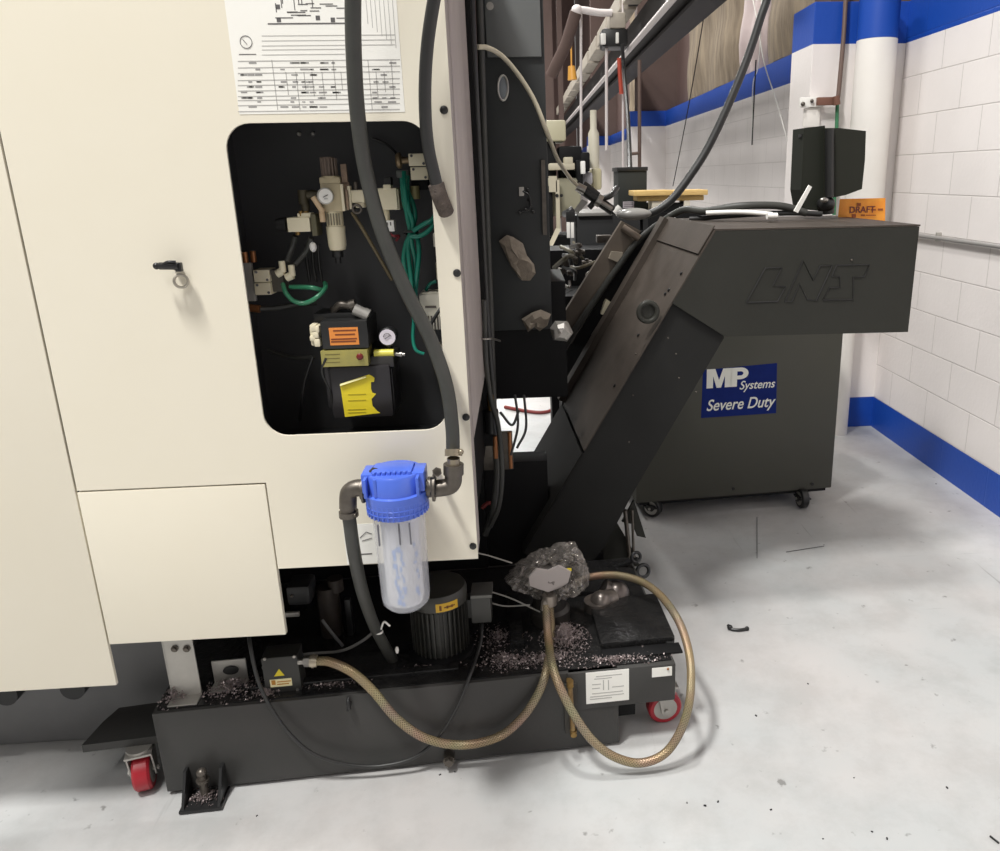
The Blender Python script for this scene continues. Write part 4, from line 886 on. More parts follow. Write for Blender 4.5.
for v in t.verts:
    d = v.co.copy(); rr = math.hypot(d.x, d.z); k = rad(math.atan2(d.z, d.x)) if rr > 1e-5 else .07
    n1 = mnoise.noise(d*1.6+V((3, 1, 2))); f1 = abs(mnoise.noise(V((d.x*2.2+d.z*3, d.z*2.2-d.x*4, d.y*3))+V((1, 7, 3)))); f2 = abs(mnoise.noise(V((d.x*8+d.z*3, d.z*7, d.y*6))))
    g = 1+.10*n1-.22*f1*rr-.06*f2
    v.co = V((d.x*k*g, d.y*(.085+.03*n1-.05*f1-.015*f2), d.z*k*g))
b.merge(t, Matrix.Translation(gc)); b.build('plastic_bag', bag_film, bg, True, 60)
MB().lathe([(.06, ZT+.002), (.06, ZT+.04), (.05, ZT+.05), (.05, gc.z+.0)], (gc.x, gc.y+.01, 0)).cyl((gc.x-.06, gc.y, gc.z-.01), (gc.x+.06, gc.y, gc.z+.01), .032).build('pump_body', M('pump_dark', (60, 57, 54), .4, .3), bg)
MB().prism([at(x, y, YG-.088+dy) for x, y, dy in ((529, 577, .01), (536, 569, .004), (548, 571, -.004), (559, 566, 0), (571, 572, .006), (568, 583, 0), (560, 588, -.006), (548, 592, 0), (538, 589, .004), (530, 586, .01))], (0, .008, 0)).build('white_patch', M('bagged_label', (172, 163, 160), .5), bg)
MB().box(gc+V((.055, -.075, .055)), (.016, .004, .007)).build('yellow_tag', yellow_l, bg)
MB().cylpx(550, 594, 604, 14, YG-.07).tube([at(550, 598, YG-.07), at(546, 602, YG-.075), at(545, 610, YG-.08)], .0135).build('hose_barb', M('nickel', (166, 156, 146), .3, .7), bg)
pe = thing('pipe_elbow', onz(603, 612, ZT), 'shiny grey cast pipe elbow right of the plastic bag on the tank', 'pipe fitting')
ya = onz(603, 612, ZT).y+.02
cast = M('cast_grey', (138, 130, 124), .3, .7, (96, 90, 86), 20)
MB().sph(at(601, 601, ya), .034, 20, (1, 1, .95)).cylpx(597, 600, 618, 26, ya).cyl(at(601, 601, ya), at(612, 598, ya+.03), .03).build('elbow_body', cast, pe)
MB().sph(at(616, 594, ya+.06), .043, 20).cyl(at(616, 594, ya+.06), at(622, 612, ya+.05), .040).cyl(at(603, 588, ya+.06), at(616, 594, ya+.06), .03).build('elbow_collar', M('cast_grey2', (120, 112, 108), .32, .7, (90, 84, 80), 20), pe)
hose('braided_hose', [P[3]-(P[3]-P[2])*.3, T(*onf(330, 662, .012)), T(*onf(352, 672, -.01)), T(*onf(374, 692, -.03)), T(*onf(396, 718, -.035)), T(*onf(425, 738, -.035)), T(*onf(462, 745, -.035)), T(*onf(498, 737, -.035)), T(*onf(522, 718, -.03)), T(*onf(538, 694, -.02)), T(*onf(546, 672, .005)), at(550, 645, 1.93), at(551, 625, 1.98), at(549, 604, YG-.07)], .0118, braid_m, 'braided bronze hose sagging along the tank front from the junction box fitting', 'hose')
hose('braided_hose', [at(546, 604, YG-.08), at(547, 625, 1.96), at(549, 645, 1.90), at(553, 668, 1.80), at(562, 692, 1.75), at(576, 718, 1.72), at(594, 742, 1.705), at(615, 757, 1.70), at(640, 763, 1.70), at(664, 754, 1.705), at(680, 732, 1.72), at(689, 704, 1.74), at(691, 672, 1.79), at(687, 644, 1.86), at(677, 618, 1.94), at(660, 595, 2.05), at(640, 581, 2.13), at(615, 575, 2.18), at(590, 577, 2.2), at(576, 583, 2.2)], .0118, braid_m, 'braided bronze hose making a big loop onto the floor at the tank right end', 'hose')
hose('black_cable', [at(248, 630, 1.80), at(251, 650, 1.76), T(*onf(258, 680, -.012)), T(*onf(270, 706, -.02)), T(*onf(288, 732, -.025)), T(*onf(312, 753, -.025)), T(*onf(345, 764, -.025)), T(*onf(380, 766, -.025)), T(*onf(415, 757, -.025)), T(*onf(440, 735, -.02)), T(*onf(458, 705, -.015)), T(*onf(470, 675, .0)), at(477, 655, 1.86), at(481, 640, 1.9), at(482, 622, my_)], .0048, rubber, 'thin black cable sagging across the tank front up to the motor', 'cable')
for pts, lab in ((((485, 590), (510, 598), (540, 612)), 'thin pale wire running from the motor toward the pipe end'), (((488, 602), (505, 606), (530, 605)), 'thin pale wire lying lower between the motor and the bag'), (((478, 553), (490, 556), (512, 563)), 'thin wire crossing from the panel corner to the plastic bag')):
    hose('thin_wire', [at(x, y, 2.0) for x, y in pts], .0022, M('pale_wire', (150, 148, 142), .4), lab, 'wire')

# ================================================================ CHIP CONVEYOR (same frame as the tank)
LC = .60; WC = .64
cv = thing('chip_conveyor', T(1.3, .9, 0), 'charcoal inclined chip conveyor rising right to a boxy discharge head with embossed logo', 'conveyor')
def cp_(x, y, ly=LC): return onpl(x, y, T(0, ly, 0), ty)
head = [cp_(716, 231), cp_(919.5, 226.5), cp_(908, 332), cp_(725, 336.5), cp_(672, 303)]
b = MB().prism(head, ty*WC); b.build('discharge_head', conv_paint, cv, False)
# top cover: sheet folded over the crest, grazing light painted in as brown
n_up = tz
b = MB(); a0, a1 = cp_(716, 231), cp_(919.5, 226.5)
b.prism([a0+tz*.001-tx*.004, a1+tz*.001+tx*.003, a1+tz*.006+tx*.003, a0+tz*.006-tx*.004], ty*(WC+.004)); b.build('top_cover', conv_lit, cv, False)
# inclined chute behind the head's side plate
LCC = LC+.02
ch = [cp_(714, 234, LCC), cp_(524, 553, LCC), cp_(545, 566, LCC), cp_(585, 572, LCC), cp_(605, 546, LCC), cp_(634, 491, LCC), cp_(724, 338, LCC)]
MB().prism(ch, ty*(WC-.06)).build('chute', M('chute_black', (34, 34, 33), .5, 0, (40, 40, 39), 5, 1.), cv, False)
# inclined cover strip with folded edges, in the same painted-light brown
MB().hexa([cp_(660, 234, LC+WC+.02), cp_(668, 236, LC+WC+.02), cp_(604, 336, LC+WC+.02), cp_(592, 336, LC+WC+.02)], [q+ty*.03 for q in (cp_(660, 234, LC+WC+.02), cp_(668, 236, LC+WC+.02), cp_(604, 336, LC+WC+.02), cp_(592, 336, LC+WC+.02))]).build('side_channel', M('channel_grey', (74, 74, 70), .5), cv, False)
d = (cp_(524, 553)-cp_(716, 231)).normalized(); nn = d.cross(ty).normalized()
if nn.z < 0: nn = -nn
A, B = cp_(716, 231), cp_(585, 451)
b = MB().prism([A+nn*.001, B+nn*.001, B+nn*.006, A+nn*.006], ty*WC)
b.prism([A+nn*.006+ty*(WC-.07), B+nn*.006+ty*(WC-.07), B+nn*.030+ty*(WC-.07), A+nn*.030+ty*(WC-.07)], ty*.07)
b.build('incline_cover', conv_lit, cv, False)
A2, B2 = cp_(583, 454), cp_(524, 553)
MB().prism([A2+nn*.001, B2+nn*.001, B2+nn*.005, A2+nn*.005], ty*(WC-.05)).build('shaded_lower_cover', M('shaded_lower_cover', (25, 24, 23), .55, 0, (32, 31, 29), 8, 1.), cv, False)  # near-black colour holds the shade that falls on the lower incline
p = A-d*.012; MB().box(p+ty*WC*.5+d*.05+nn*.010, (.10, WC*.98, .004), (d, ty, nn), .001).build('crest_plate', conv_lit, cv, False)
Lc = (B-A).length
for u, w in ((.05, .14), (.20, .10), (.28, .14), (.30, .16), (.50, .2), (.72, .1)):
    c = A+d*(Lc*u)+ty*(WC*w)+nn*.007; MB().lathe([(.006, 0), (.006, .003), (.003, .005)], c, nn, 10).build('cover_bolt', black_metal, cv)
for x, y in ((696, 392), (679, 378), (629, 442), (668, 338), (676, 354), (633, 395), (636, 354)):
    c = cp_(x, y, LCC); MB().lathe([(.0035, 0), (.002, .002)], c, -ty, 8).build('side_rivet', steel_dark, cv)
# lifting eye on the edge of the incline
c = cp_(648, 312, LC+.0)
MB().torus(c, .030, .0085, ty, 32).cyl(c+ty*.004, c+ty*.012, .026).build('lifting_eye', conv_paint, cv)
# embossed logo: outline beads
b = MB()
def Lp(x, y): return cp_(740+x*.14, 250+y*.14, LC-.001)
for line in (((45, 375), (180, 130), (298, 125), (235, 255), (325, 262), (268, 367), (45, 375)), ((320, 370), (450, 75), (520, 215), (572, 112), (660, 110), (545, 360), (480, 355), (425, 240), (372, 368), (320, 370)), ((690, 108), (925, 105), (885, 192), (808, 194), (806, 355), (590, 357), (640, 270), (712, 266), (712, 190), (655, 188), (690, 108))):
    b.tube([Lp(*q) for q in line], .0024, 6, smooth=False)
b.build('embossed_logo', M('logo_edge', (22, 21, 20), .6), cv)
MB().sph(cp_(851.5, 260, LC-.001), .004, 8).build('logo_rivet', steel_dark, cv)
# right hand foot gusset and eye bolt
Pg = lambda x, y, dl=0: cp_(x, y, LCC+.10+dl)
MB().prism([Pg(596, 562), Pg(616, 521), Pg(634, 552), Pg(640, 566), Pg(600, 570)], ty*.012).build('foot_gusset', conv_paint, cv, False)
MB().prism([Pg(622, 522), Pg(634, 500), Pg(646, 538), Pg(637, 536), Pg(632, 524)], ty*.012).build('foot_gusset', conv_paint, cv, False)
MB().cyl(Pg(625, 510, -.02), Pg(630, 562, -.02), .008).cyl(Pg(632, 510, -.02), Pg(634, 562, -.02), .005).build('jack_rod', steel_dark, cv)
eb = at(643, 571, 2.36); MB().torus(eb, .022, .0065, (.3, -1, .2)).torus(at(636, 557, 2.36), .016, .006, (.3, -1, .2)).cyl(at(612, 568, 2.38), at(638, 559, 2.36), .008).build('eye_bolt', black_metal, cv)
MB().prism([cp_(556, 566, LCC-.03), cp_(575, 566, LCC-.03), cp_(592, 580, LCC-.03), cp_(560, 582, LCC-.03)], ty*.05).build('chute_foot', dark_void, cv, False)
# foot that carries the chute down behind the tank
p = loc(cp_(560, 560, LCC)); b = tb(MB(), p[0]-.02, LD+.012, 0, p[0]+.16, LD+.30, p[2], .003); b.build('support_foot', dark_void, cv, False)

# rail and trough on the far side of the incline
LR = LC+WC+.06
def rp(x, y): return onpl(x, y, T(0, LR, 0), ty)
rl = thing('slanting_guide', rp(580, 330), 'grey brown slanting guide rail with a bar handle, left of the conveyor incline', 'rail')
b = MB().hexa([rp(622, 221), rp(641, 231), rp(571, 344), rp(551, 334)], [rp(622, 221)+ty*.03, rp(641, 231)+ty*.03, rp(571, 344)+ty*.03, rp(551, 334)+ty*.03]); b.build('rail_plate', M('rail_paint', (104, 94, 84), .5, 0, (122, 112, 100), 12, 1.), rl, False)
MB().hexa([rp(642, 231), rp(668, 236), rp(600, 350), rp(572, 344)], [rp(642, 231)+ty*.05, rp(668, 236)+ty*.05, rp(600, 350)+ty*.05, rp(572, 344)+ty*.05]).build('trough', dark_void, rl, False)
MB().cyl(rp(622, 227)-ty*.01, rp(638, 238)-ty*.03, .014).build('bar_handle', M('handle_tan', (140, 128, 116), .45, .3), rl)
b = MB(); b.hexa([rp(611, 251)-ty*.02, rp(622, 252)-ty*.02, rp(620, 263)-ty*.02, rp(608, 258)-ty*.02], [rp(611, 251), rp(622, 252), rp(620, 263), rp(608, 258)]); b.build('cable_label', M('wire_label', (170, 160, 144), .5), rl)
cl2 = MB().hexa([rp(605, 298)-ty*.03, rp(612, 303)-ty*.03, rp(611, 316)-ty*.03, rp(600, 313)-ty*.03], [rp(605, 298), rp(612, 303), rp(611, 316), rp(600, 313)]).build('cable_clamp', beige, rl)
for pts, r, lab, mt in ((((772, -240), (774, -120), (770, -20), (760, 20), (741, 75), (712, 140), (690, 176), (668, 203), (645, 215), (622, 212), (612, 210)), .0165, 'thick black hose swooping down from the top of the picture behind the conveyor', rubber),):
    hose('black_hose', [onpl(x, y, T(0, 1.45, 0), ty) for x, y in pts], r, mt, lab, n=14)
hose('black_hose', [cp_(806, 213, LC+.35), cp_(780, 206, LC+.36), cp_(740, 206, LC+.38), cp_(705, 211, LC+.45), cp_(683, 210, LC+.55), cp_(659, 224, LC+.66), cp_(637, 242, LC+.68), cp_(618, 267, LC+.68), cp_(595, 300, LC+.68), cp_(569, 340, LC+.66), cp_(552, 372, LC+.64)], .0135, rubber_soft, 'black hose lying over the conveyor top and down the incline', n=14)
hose('black_hose', [cp_(690, 219, LC+.50), cp_(740, 215, LC+.40), cp_(790, 213, LC+.36), cp_(822, 214, LC+.34)], .010, rubber, 'shorter black hose lying on the conveyor top under the arched one')
hose('white_cable', [cp_(706, 213, LC+.40), cp_(740, 212, LC+.36), cp_(768, 214, LC+.30), cp_(772, 215, LC+.28)], .0085, white_p, 'white cable lying along the conveyor top', 'cable')
MB_ = MB().cyl(cp_(767, 216, LC+.26), cp_(777, 216, LC+.26), .011); tag(MB_.build('cable_connector', white_p), 'small white connector at the end of the white cable on the conveyor', 'connector')
tag(MB().hexa([cp_(794, 211, LC+.24), cp_(798, 213, LC+.24), cp_(812, 187, LC+.24), cp_(809, 185, LC+.24)], [q+ty*.006 for q in (cp_(794, 211, LC+.24), cp_(798, 213, LC+.24), cp_(812, 187, LC+.24), cp_(809, 185, LC+.24))]).build('white_lever', white_p, smooth=False), 'white flat lever sticking up beside the black box on the conveyor', 'lever')
for k, (pts, lab) in enumerate(((((648, 240), (632, 264), (612, 300)), 'thin cable along the trough beside guide rail, upper one'), (((645, 256), (630, 282), (604, 322), (590, 344)), 'thin cable along the trough beside guide rail, lower one'))):
    hose('thin_cable', [rp(x, y)-ty*.03 for x, y in pts], .007, (steel_dark, rubber)[k], lab, 'cable')

# ---- black swing box on the conveyor top
bx = thing('swing_box', cp_(832, 214, LC+.42), 'black upright box pivoting on the rear of the conveyor head', 'control box')
def bp_(x, y, dl=0): return cp_(x, y, LC+.42+dl)
def slab(poly, dl, d): return MB().prism([bp_(x, y, dl) for x, y in poly], ty*d)
o1 = slab([(804, 128), (825, 125.5), (827, 197), (820, 211), (804, 208), (801, 190)], -.01, .10).build('side_box', M('swing_black', (40, 42, 36), .5), bx, False)
o2 = slab([(826, 128), (840, 128), (866, 131), (865, 160), (862, 189), (846, 195), (836, 197), (826, 199)], -.03, .12).build('main_box', M('swing_black2', (42, 43, 37), .5), bx, False)
MB().cyl(bp_(829.5, 129, -.035), bp_(829.5, 197, -.035), .016).build('hinge_barrel', black_plastic, bx)
MB().sph(bp_(826, 204, -.02), .034, scale=(1, 1, .8)).cyl(bp_(826, 214, .0), bp_(826, 200, 0), .03).build('pivot', black_plastic, bx)
MB().sph(bp_(824, 200, -.055), .016, 10, (1, .5, .6)).build('pivot_cap', steel, bx)
MB().px(801, 134, 805, 137, bp_(803, 135).y, .03).build('box_lug', black_plastic, bx)
ot = thing('orange_tag', cp_(862, 222, LC+.50), 'orange card tag standing on the conveyor head beside the black box', 'tag')
q = [cp_(x, y, LC+.50) for x, y in ((840, 199), (885.5, 198), (885, 222), (838, 219))]
card = MB().prism(q, ty*.002).build('card', orange_t, ot, False)
xd = (q[1]-q[0]).normalized()
def ct_(x, y): return cp_(x, y, LC+.498)
text('tag_print', 'DRAFT', .034, ct_(849, 213), dark_red, card, xd, tz, 0, .0004)
b = MB()
for x0, y0, x1, y1 in ((871, 209, 876, 210.5), (878, 208.5, 883, 210.5), (861, 214.5, 865, 216), (866, 214.8, 876, 215.6), (852, 214, 856, 217.5), (857, 203, 861, 206)):
    b.prism([ct_(x0, y0), ct_(x1, y0), ct_(x1, y1), ct_(x0, y1)], ty*.0008)
b.build('tag_marks', M('tag_brown', (150, 74, 24), .6), card, False)

# ================================================================ COOLANT UNIT (grey cabinet on casters)
PA = math.radians(4.6); ux, uy = V((math.cos(PA), math.sin(PA), 0)), V((-math.sin(PA), math.cos(PA), 0)); UAX = (ux, uy, tz)
Q0 = onz(654, 516, 0); Q0 = V((Q0.x-.09, Q0.y-.035, 0))
def U(x, y, z): return Q0+ux*x+uy*y+tz*z
qr = onpl(832, 480, Q0, uy); WU = (qr-Q0).dot(ux)
PU = thing('coolant_unit', U(WU/2, .35, 0), 'grey high pressure coolant cabinet on black casters with blue sticker', 'cabinet')
ZB = onpl(797, 490.5, Q0, uy).z; ZTU = 1.17
def ub(b, x0, y0, z0, x1, y1, z1, bev=0.): return b.box(U((x0+x1)/2, (y0+y1)/2, (z0+z1)/2), (x1-x0, y1-y0, z1-z0), UAX, bev)
ub(MB(), 0, 0, ZB, WU, .72, ZTU, .006).build('cabinet', purge_paint, PU)
ub(MB(), .02, .02, ZB-.02, WU-.02, .70, ZB+.001).build('base_frame', dark_void, PU)
ub(MB(), -.008, -.008, ZTU-.012, WU+.008, .73, ZTU+.012, .004).build('lid', purge_paint, PU)
for x, y in ((733, 488.5), (812, 484)):
    c = onpl(x, y, Q0, uy); MB().cyl(c-uy*.004, c+uy*.001, .008).build('cabinet_screw', black_metal, PU)
for cx_, cy_ in ((onz(805, 511, 0), None), (onz(654, 520, 0), None)):
    caster(V((cx_.x, cx_.y+.045, .047)), ux if cx_.x > 1 else (.6, .8, 0), .047, .036, black_plastic, ZB-.02)
for x in (.08, WU-.08): c = U(x, .62, .047); caster(c, ux, .047, .036, black_plastic, ZB-.02)
# blue sticker with white lettering
def up_(x, y, dl=-.0015): return onpl(x, y, Q0+uy*dl, uy)
st = MB().prism([up_(703, 370, 0)-uy*.0002, up_(777, 363, 0)-uy*.0002, up_(776, 413, 0)-uy*.0002, up_(701, 418, 0)-uy*.0002], -uy*.001).build('blue_sticker', sticker_blue, PU, False)
xd = (up_(775, 409)-up_(703, 414)).normalized(); zd = uy.cross(xd)*-1
zd = V((0, 0, 1)) - xd*xd.z
white_print = M('white_print', (232, 232, 222), .5)
a = up_(706.5, 388.5); hgt = .118
def glyph(poly, holes, o, w, h):
    me = plate_mesh([(x*w, y*h) for x, y in poly], [[(x*w, y*h) for x, y in hl] for hl in holes], .0008); b = MB().mesh(me); bpy.data.meshes.remove(me)
    X, Z = V(xd).normalized(), V(zd).normalized(); M4 = Matrix((X, Z, X.cross(Z))).transposed().to_4x4(); M4.translation = V(o); b.bm.transform(M4)
    return b.build('lettering', white_print, st, smooth=False)
gh = (up_(706, 369.5)-up_(706, 388.5)).length
glyph([(0, 0), (0, 1), (.34, 1), (.5, .40), (.66, 1), (1, 1), (1, 0), (.74, 0), (.74, .62), (.59, 0), (.41, 0), (.26, .62), (.26, 0)], [], a, (up_(731, 388)-a).dot(xd), gh)
arc = lambda cx, cy, r, r2: [(cx+r*math.cos(t), cy+r2*math.sin(t)) for t in [PI/2-PI*k/12 for k in range(13)]]
glyph([(0, 0), (0, 1)]+arc(.55, .69, .45, .31)+[(.36, .38), (.36, 0)], [[(.36, .58), (.36, .80)]+arc(.55, .69, .16, .11)], up_(730.5, 387), (up_(748, 386)-up_(730.5, 387)).dot(xd), gh)

text('lettering', 'Systems', .056, up_(739, 389.5), white_print, st, xd, zd, .28, .0005, .92)
text('lettering', 'Severe Duty', .074, up_(706, 411), white_print, st, xd, zd, .28, .0008, .86)

# ================================================================ THINGS FARTHER BACK
def far_box(b, x0, y0, x1, y1, Y, d, bev=.004): return b.px(x0, y0, x1, y1, Y, d, bev)
fb = thing('electric_box', at(633, 210, 5.0), 'black electrical box with small grey label, in front of the white wall', 'box')
far_box(MB(), 618, 168.5, 647, 210, 5.0, .25, .01).build('housing', M('box_charcoal', (52, 54, 52), .5), fb)
far_box(MB(), 617, 167, 648, 171, 4.99, .27).build('lid', black_plastic, fb)
l = far_box(MB(), 623, 201.5, 634, 209.5, 4.995, .004, 0).build('label', M('grey_label', (176, 166, 172), .5), fb, False)
b = MB()
for k in range(4): b.px(624, 202.6+1.8*k, 633, 203.2+1.8*k, 4.994, .0008)
b.build('label_print', ink_dark, l, False)
tag(MB().px(645, 203, 650, 212, 5.02, .1).ab((at(632, 250, 5.05).x, 5.05, 0), (at(660, 250, 5.05).x, 5.25, at(645, 210, 5.05).z)).build('machine_stand', dark_void, smooth=False), 'dark stand under the black electrical box', 'stand')
# lumber stack
lumb = [(634, 190.5, 672, 195.8, 0, .24), (672.3, 190, 708, 195.3, .012, .24), (638, 196.0, 668, 201, .03, .2), (668.3, 195.6, 704, 200.5, .04, .19)]
for (x0, y0, x1, y1, dy, dd), lab in zip(lumb, ('pale board at the upper left of the lumber stack', 'pale board at the upper right of the lumber stack', 'shorter board under the left end of the lumber stack', 'darker board under the right end of the lumber stack')):
    tag(MB().px(x0, y0, x1, y1, 4.7+dy, dd, .004).build('lumber_board', lumber), lab, 'board', 'lumber stack behind the conveyor')
b = at(672, 201, 4.7)
sup = thing('lumber_crate', (b.x, 4.82, 0), 'pale crate under the lumber boards behind the conveyor', 'crate')
wbk = M('white_block', (222, 214, 196), .6)
for q_ in ((652, 201, 663, 212), (684, 200.5, 690, 212)): MB().px(*q_, 4.74, .15, .003).build('spacer_block', wbk, sup)
MB().ab((at(648, 260, 4.72).x, 4.72, 0), (at(706, 260, 4.72).x, 4.93, at(680, 212, 4.72).z)).px(664, 203, 684, 213, 4.76, .1).build('crate_body', dark_void, sup, False)
# second machine seen past the dark cabinet
bm_ = thing('background_machine', at(565, 250, 7.0), 'beige machine tool with a dark head standing far behind the dark grey cabinet', 'machine')
far_box(MB(), 544, 178, 581, 216, 7.0, .8, .02).build('body_panel', olive, bm_)
far_box(MB(), 545, 120, 566, 141, 7.0, .6, .02).build('upper_box', M('beige_box', (186, 180, 152), .5), bm_)
far_box(MB(), 545, 140, 556, 182, 7.1, .4, .01).build('machine_post', dark_void, bm_)
far_box(MB(), 549, 163, 575, 170, 6.9, .7, .015).build('pale_ledge', olive_light, bm_)
far_box(MB(), 564, 157, 573, 164, 6.9, .2, .01).build('pale_knob', olive_light, bm_)
far_box(MB(), 559, 146, 582, 163, 7.05, .5, .02).px(560, 170, 580, 178, 7.1, .5, .01).px(576, 160, 583, 186, 7.0, .5, .01).px(580, 152, 590, 172, 7.05, .4, .02).build('dark_head', dark_void, bm_)
far_box(MB(), 581, 161, 585.5, 174, 6.9, .1, .01).build('white_guard', white_p, bm_)
far_box(MB(), 582, 172, 593, 185, 7.1, .3, .03).build('grey_cover', M('grey_cover', (170, 168, 172), .5), bm_)
far_box(MB(), 593, 168, 602, 190, 7.3, .4, .03).build('cream_cover', M('cream_cover', (190, 182, 150), .5), bm_)
MB().lathe([(.05, 0), (.05, .3), (.03, .34), (.03, .5)], at(594, 168, 7.4), (0, 0, 1), 16).build('pale_spout', M('pale_spout', (206, 200, 182), .5), bm_)
far_box(MB(), 556, 180, 560, 230, 6.85, .08).px(549, 176, 557, 192, 6.85, .05).build('pale_rail', olive_light, bm_)
MB().hexa([at(556, 228, 6.85), at(561, 229, 6.85), at(548, 256, 6.7), at(544, 254, 6.7)], [at(556, 228, 6.95), at(561, 229, 6.95), at(548, 256, 6.8), at(544, 254, 6.8)]).build('slant_rail', olive_light, bm_)
far_box(MB(), 547, 186, 553, 236, 6.9, .3).ab((at(540, 236, 7.2).x, 7.2, 0), (at(620, 236, 7.2).x, 7.8, at(580, 236, 7.2).z)).build('lower_body', dark_void, bm_)
for x in (557, 561.5): c = at(x, 195.5, 6.84); MB().cyl(c, c+V((0, .02, 0)), .014).build('bolt', black_metal, bm_)
# dark cabinet in the middle distance
dc = thing('dark_cabinet', at(598, 300, 4.4), 'low black cabinet with a grey top edge, left of the slanting rail', 'cabinet')
MB().ab((at(576, 260, 4.4).x, 4.4, 0), (at(640, 260, 4.4).x, 4.9, at(605, 214.5, 4.4).z), .004).build('cabinet_body', M('cabinet_black', (30, 31, 32), .5), dc)
far_box(MB(), 578, 212.5, 612, 216, 4.38, .52).build('top_edge', M('edge_grey', (128, 126, 122), .5), dc)
for x, lab in ((568.5, 'white hanging strip left of the black cabinet, left of two'), (572.5, 'white hanging strip left of the black cabinet, right of two')):
    tag(MB().px(x-1.6, 222.5, x+1.6, 238, 4.36, .01, .002).build('white_strip', white_p), lab, 'strip', 'two white strips')
tag(MB().tube([at(565, 214, 4.5), at(569, 212, 4.4), at(573, 209, 4.4)], .02).px(566, 211, 575, 222, 4.37, .03, .004).build('strip_hook', black_plastic), 'dark hook holding the two white strips', 'hook')
# pneumatic cylinder arm and cream hose
ar = thing('cylinder_arm', at(600, 205, 3.3), 'black and silver cylinder arm slanting down behind the conveyor', 'arm')
MB().cyl(at(580, 188, 3.3), at(613, 211, 3.3), .020).cyl(at(583, 184, 3.3), at(598, 196, 3.3), .016).build('arm_body', black_plastic, ar)
MB().cyl(at(577, 186.5, 3.27), at(585, 190.5, 3.27), .018).cyl(at(597, 199.5, 3.27), at(601, 202, 3.27), .026).cyl(at(601, 202, 3.27), at(612, 209, 3.27), .009).build('silver_rings', steel, ar)
MB().cyl(at(615, 214, 3.27), at(621, 208, 3.27), .019).build('white_end', white_p, ar)
b = MB().hexa([at(574, 210, 3.4), at(582, 199, 3.4), at(588, 202, 3.4), at(578, 214, 3.4)], [at(574, 210, 3.5), at(582, 199, 3.5), at(588, 202, 3.5), at(578, 214, 3.5)]); b.build('arm_plate', galv, ar, False)
hose('black_hose', [at(589, 208, 3.3), at(597, 200, 3.3), at(610, 196, 3.3), at(617, 188, 3.4)], .012, rubber, 'black hose bending from the cylinder arm toward the black electrical box')
hose('cream_hose', [at(477, 47, 2.45), at(488, 48, 2.5), at(503, 57, 2.55), at(520, 77, 2.56), at(535, 102, 2.56), at(546, 130, 2.57), at(551, 143, 2.7), at(558, 160, 2.9), at(570, 178, 3.2), at(579, 187, 3.27)], .0075, cream_hose, 'thin cream hose arching across the dark grey cabinet to the cylinder arm')
tag(MB().sph(at(634, 214, 3.05), .055, 16, (1.25, .6, .42)).build('plastic_cover', M('grey_cover_gloss', (142, 140, 136), .25)), 'glossy grey cover lying where the two black hoses meet', 'cover')
# tangle of wiring and fittings in front of the dark cabinet
rg = random.Random(21)
for k in range(12):
    x, y = rg.uniform(556, 590), rg.uniform(246, 300); x2, y2 = x+rg.uniform(-20, 24), y+rg.uniform(-18, 16); Yk = rg.uniform(3.2, 3.9)
    mt = (steel_dark, rubber, M('olive_cable2', (104, 98, 80), .5))[k % 3]
    wl = ('shiny', 'black', 'olive')[k % 3]
    tag(MB().tube([at(x, y, Yk), at((x+x2)/2+rg.uniform(-6, 6), (y+y2)/2+rg.uniform(-8, 8), Yk-.1), at(x2, y2, Yk)], .007+.003*(k % 2), 8).build('loose_cable', mt), wl + ' cable in the dark tangle left of the slanting guide rail', 'cable', wl + ' cables of the tangle')
tk = thing('valve_cluster', at(572, 262, 3.5), 'cluster of small shiny fittings in the dark tangle left of guide rail', 'fittings')
for x, y, w in ((580, 252, 5), (566, 262, 6), (573, 259, 4), (561, 271, 6), (587, 262, 4), (561, 288, 5), (572, 272, 4)):
    MB().cylpx(x, y-3, y+4, w, 3.45).cyl(at(x-5, y+1, 3.45), at(x+5, y, 3.45), .010).build('fitting', steel_dark, tk)
far_box(MB(), 597, 235.5, 612, 243, 3.6, .06).build('grey_bracket', steel_dark, tk)
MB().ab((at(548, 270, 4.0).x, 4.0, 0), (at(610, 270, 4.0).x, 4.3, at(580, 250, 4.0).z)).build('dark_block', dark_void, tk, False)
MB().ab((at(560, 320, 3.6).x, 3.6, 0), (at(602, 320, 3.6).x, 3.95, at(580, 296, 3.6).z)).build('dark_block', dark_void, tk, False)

# ================================================================ SMALL THINGS ON THE FLOOR
p0_, p1_ = onz(729, 628, .008), onz(748, 629, .008)
MB_ = MB().tube([onz(728, 625, .012), onz(731, 629, .006), onz(740, 630, .006), onz(748, 628.5, .006)], .0055, 8).sph(onz(730, 627.5, .009), .010, 10).sph(onz(747, 628.5, .007), .008, 8)
tag(MB_.build('metal_clip', black_metal), 'dark metal clip lying on the open floor right of the hose loop', 'clip')
for (x0, y0, x1, y1), lab in (((990, 836, 999, 843), 'dark metal sliver on the floor at the bottom right edge'), ((786, 552, 824, 546), 'thin dark rod lying on the floor in the conveyor shadow'), ((757, 517, 757, 558), 'thin dark crack in the floor just below the coolant cabinet')):  # the floor crack below the cabinet is built as a thin rod
    tag(MB().cyl(onz(x0, y0, .003), onz(x1, y1, .003), .0012 if y0 < 560 else .0024, n=8).build('sliver_crack', black_metal), lab, 'sliver')
spots = ((823, 839), (887, 839), (872, 832), (824, 545), (756, 716), (771, 810), (687, 803), (705, 806), (718, 802), (808, 684), (854, 778), (947, 788), (936, 484), (257, 816), (410, 755), (440, 775), (455, 772))
b0 = None
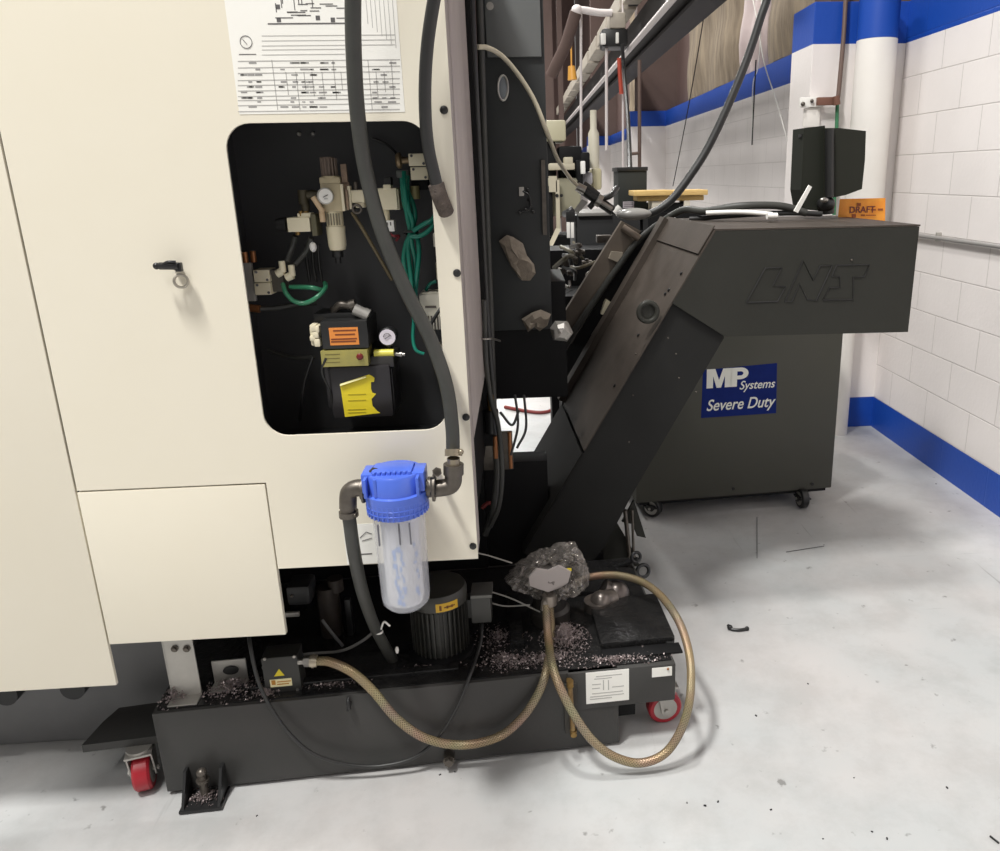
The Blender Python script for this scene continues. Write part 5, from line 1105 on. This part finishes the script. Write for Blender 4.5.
for k, (x, y) in enumerate(spots):
    p = onz(x, y, 0)
    if b0 is None:
        b0 = tag(MB().box(p+tz*.003, (.007, .004, .003), None, .001).build('floor_chip', black_metal), 'small dark metal chip lying on the grey floor', 'chip', 'stray chips on the floor'); o = b0
    else: o = b0.copy(); COL.objects.link(o)
    o.location = p; o.rotation_euler = (0, 0, k*1.3); s = .6+.5*((k*37) % 10)/10; o.scale = (s, s, s)

for mt_, sp in ((conv_paint, .15), (conv_lit, .25), (sticker_blue, .1), (purge_paint, .25), (tank_paint, .3), (column_grey, .25), (dark_void, .2), (tank_oily, .5)): mt_.node_tree.nodes['Principled BSDF'].inputs['Specular IOR Level'].default_value = sp
for n_ in ('chute_black', 'shaded_lower_cover', 'swing_black', 'swing_black2', 'box_charcoal'): bpy.data.materials[n_].node_tree.nodes['Principled BSDF'].inputs['Specular IOR Level'].default_value = .15

# ================================================================ LIGHT
def area(name, loc_, size, sy, power, col=(1, .985, .955), rot=(0, 0, 0)):
    l = bpy.data.lights.new(name, 'AREA'); l.shape = 'RECTANGLE'; l.size = size; l.size_y = sy; l.energy = power; l.color = col
    o = bpy.data.objects.new(name, l); COL.objects.link(o); o.location = loc_; o.rotation_euler = rot; return o
area('unseen_lamp', (-.43, 1.98, 6.8), .36, .5, 235)
area('unseen_lamp', (-1.9, -.1, 6.8), .5, 1.0, 640)
area('unseen_lamp', (-1.6, -3.0, 6.8), .5, 2.4, 150)  # front lamp added out of view to brighten the cream panel
area('unseen_lamp', (-2.8, 4.6, 6.8), .5, 2.4, 190)  # added out of view to throw more light on the right wall
area('unseen_lamp', (-.6, 9.0, 6.8), .5, 2.4, 380)
area('unseen_lamp', (-.8, 15, 6.8), .5, 3, 560)
area('unseen_lamp', (-.8, 21, 6.8), .5, 3, 480)
w = bpy.data.worlds.new('World'); SC.world = w; w.use_nodes = True
bgn = w.node_tree.nodes['Background']; bgn.inputs[0].default_value = (1, .98, .95, 1); bgn.inputs[1].default_value = .38
vs = SC.view_settings; vs.view_transform = 'Standard'; vs.look = 'None'; vs.gamma = 1; vs.use_curve_mapping = False; vs.exposure = -.31
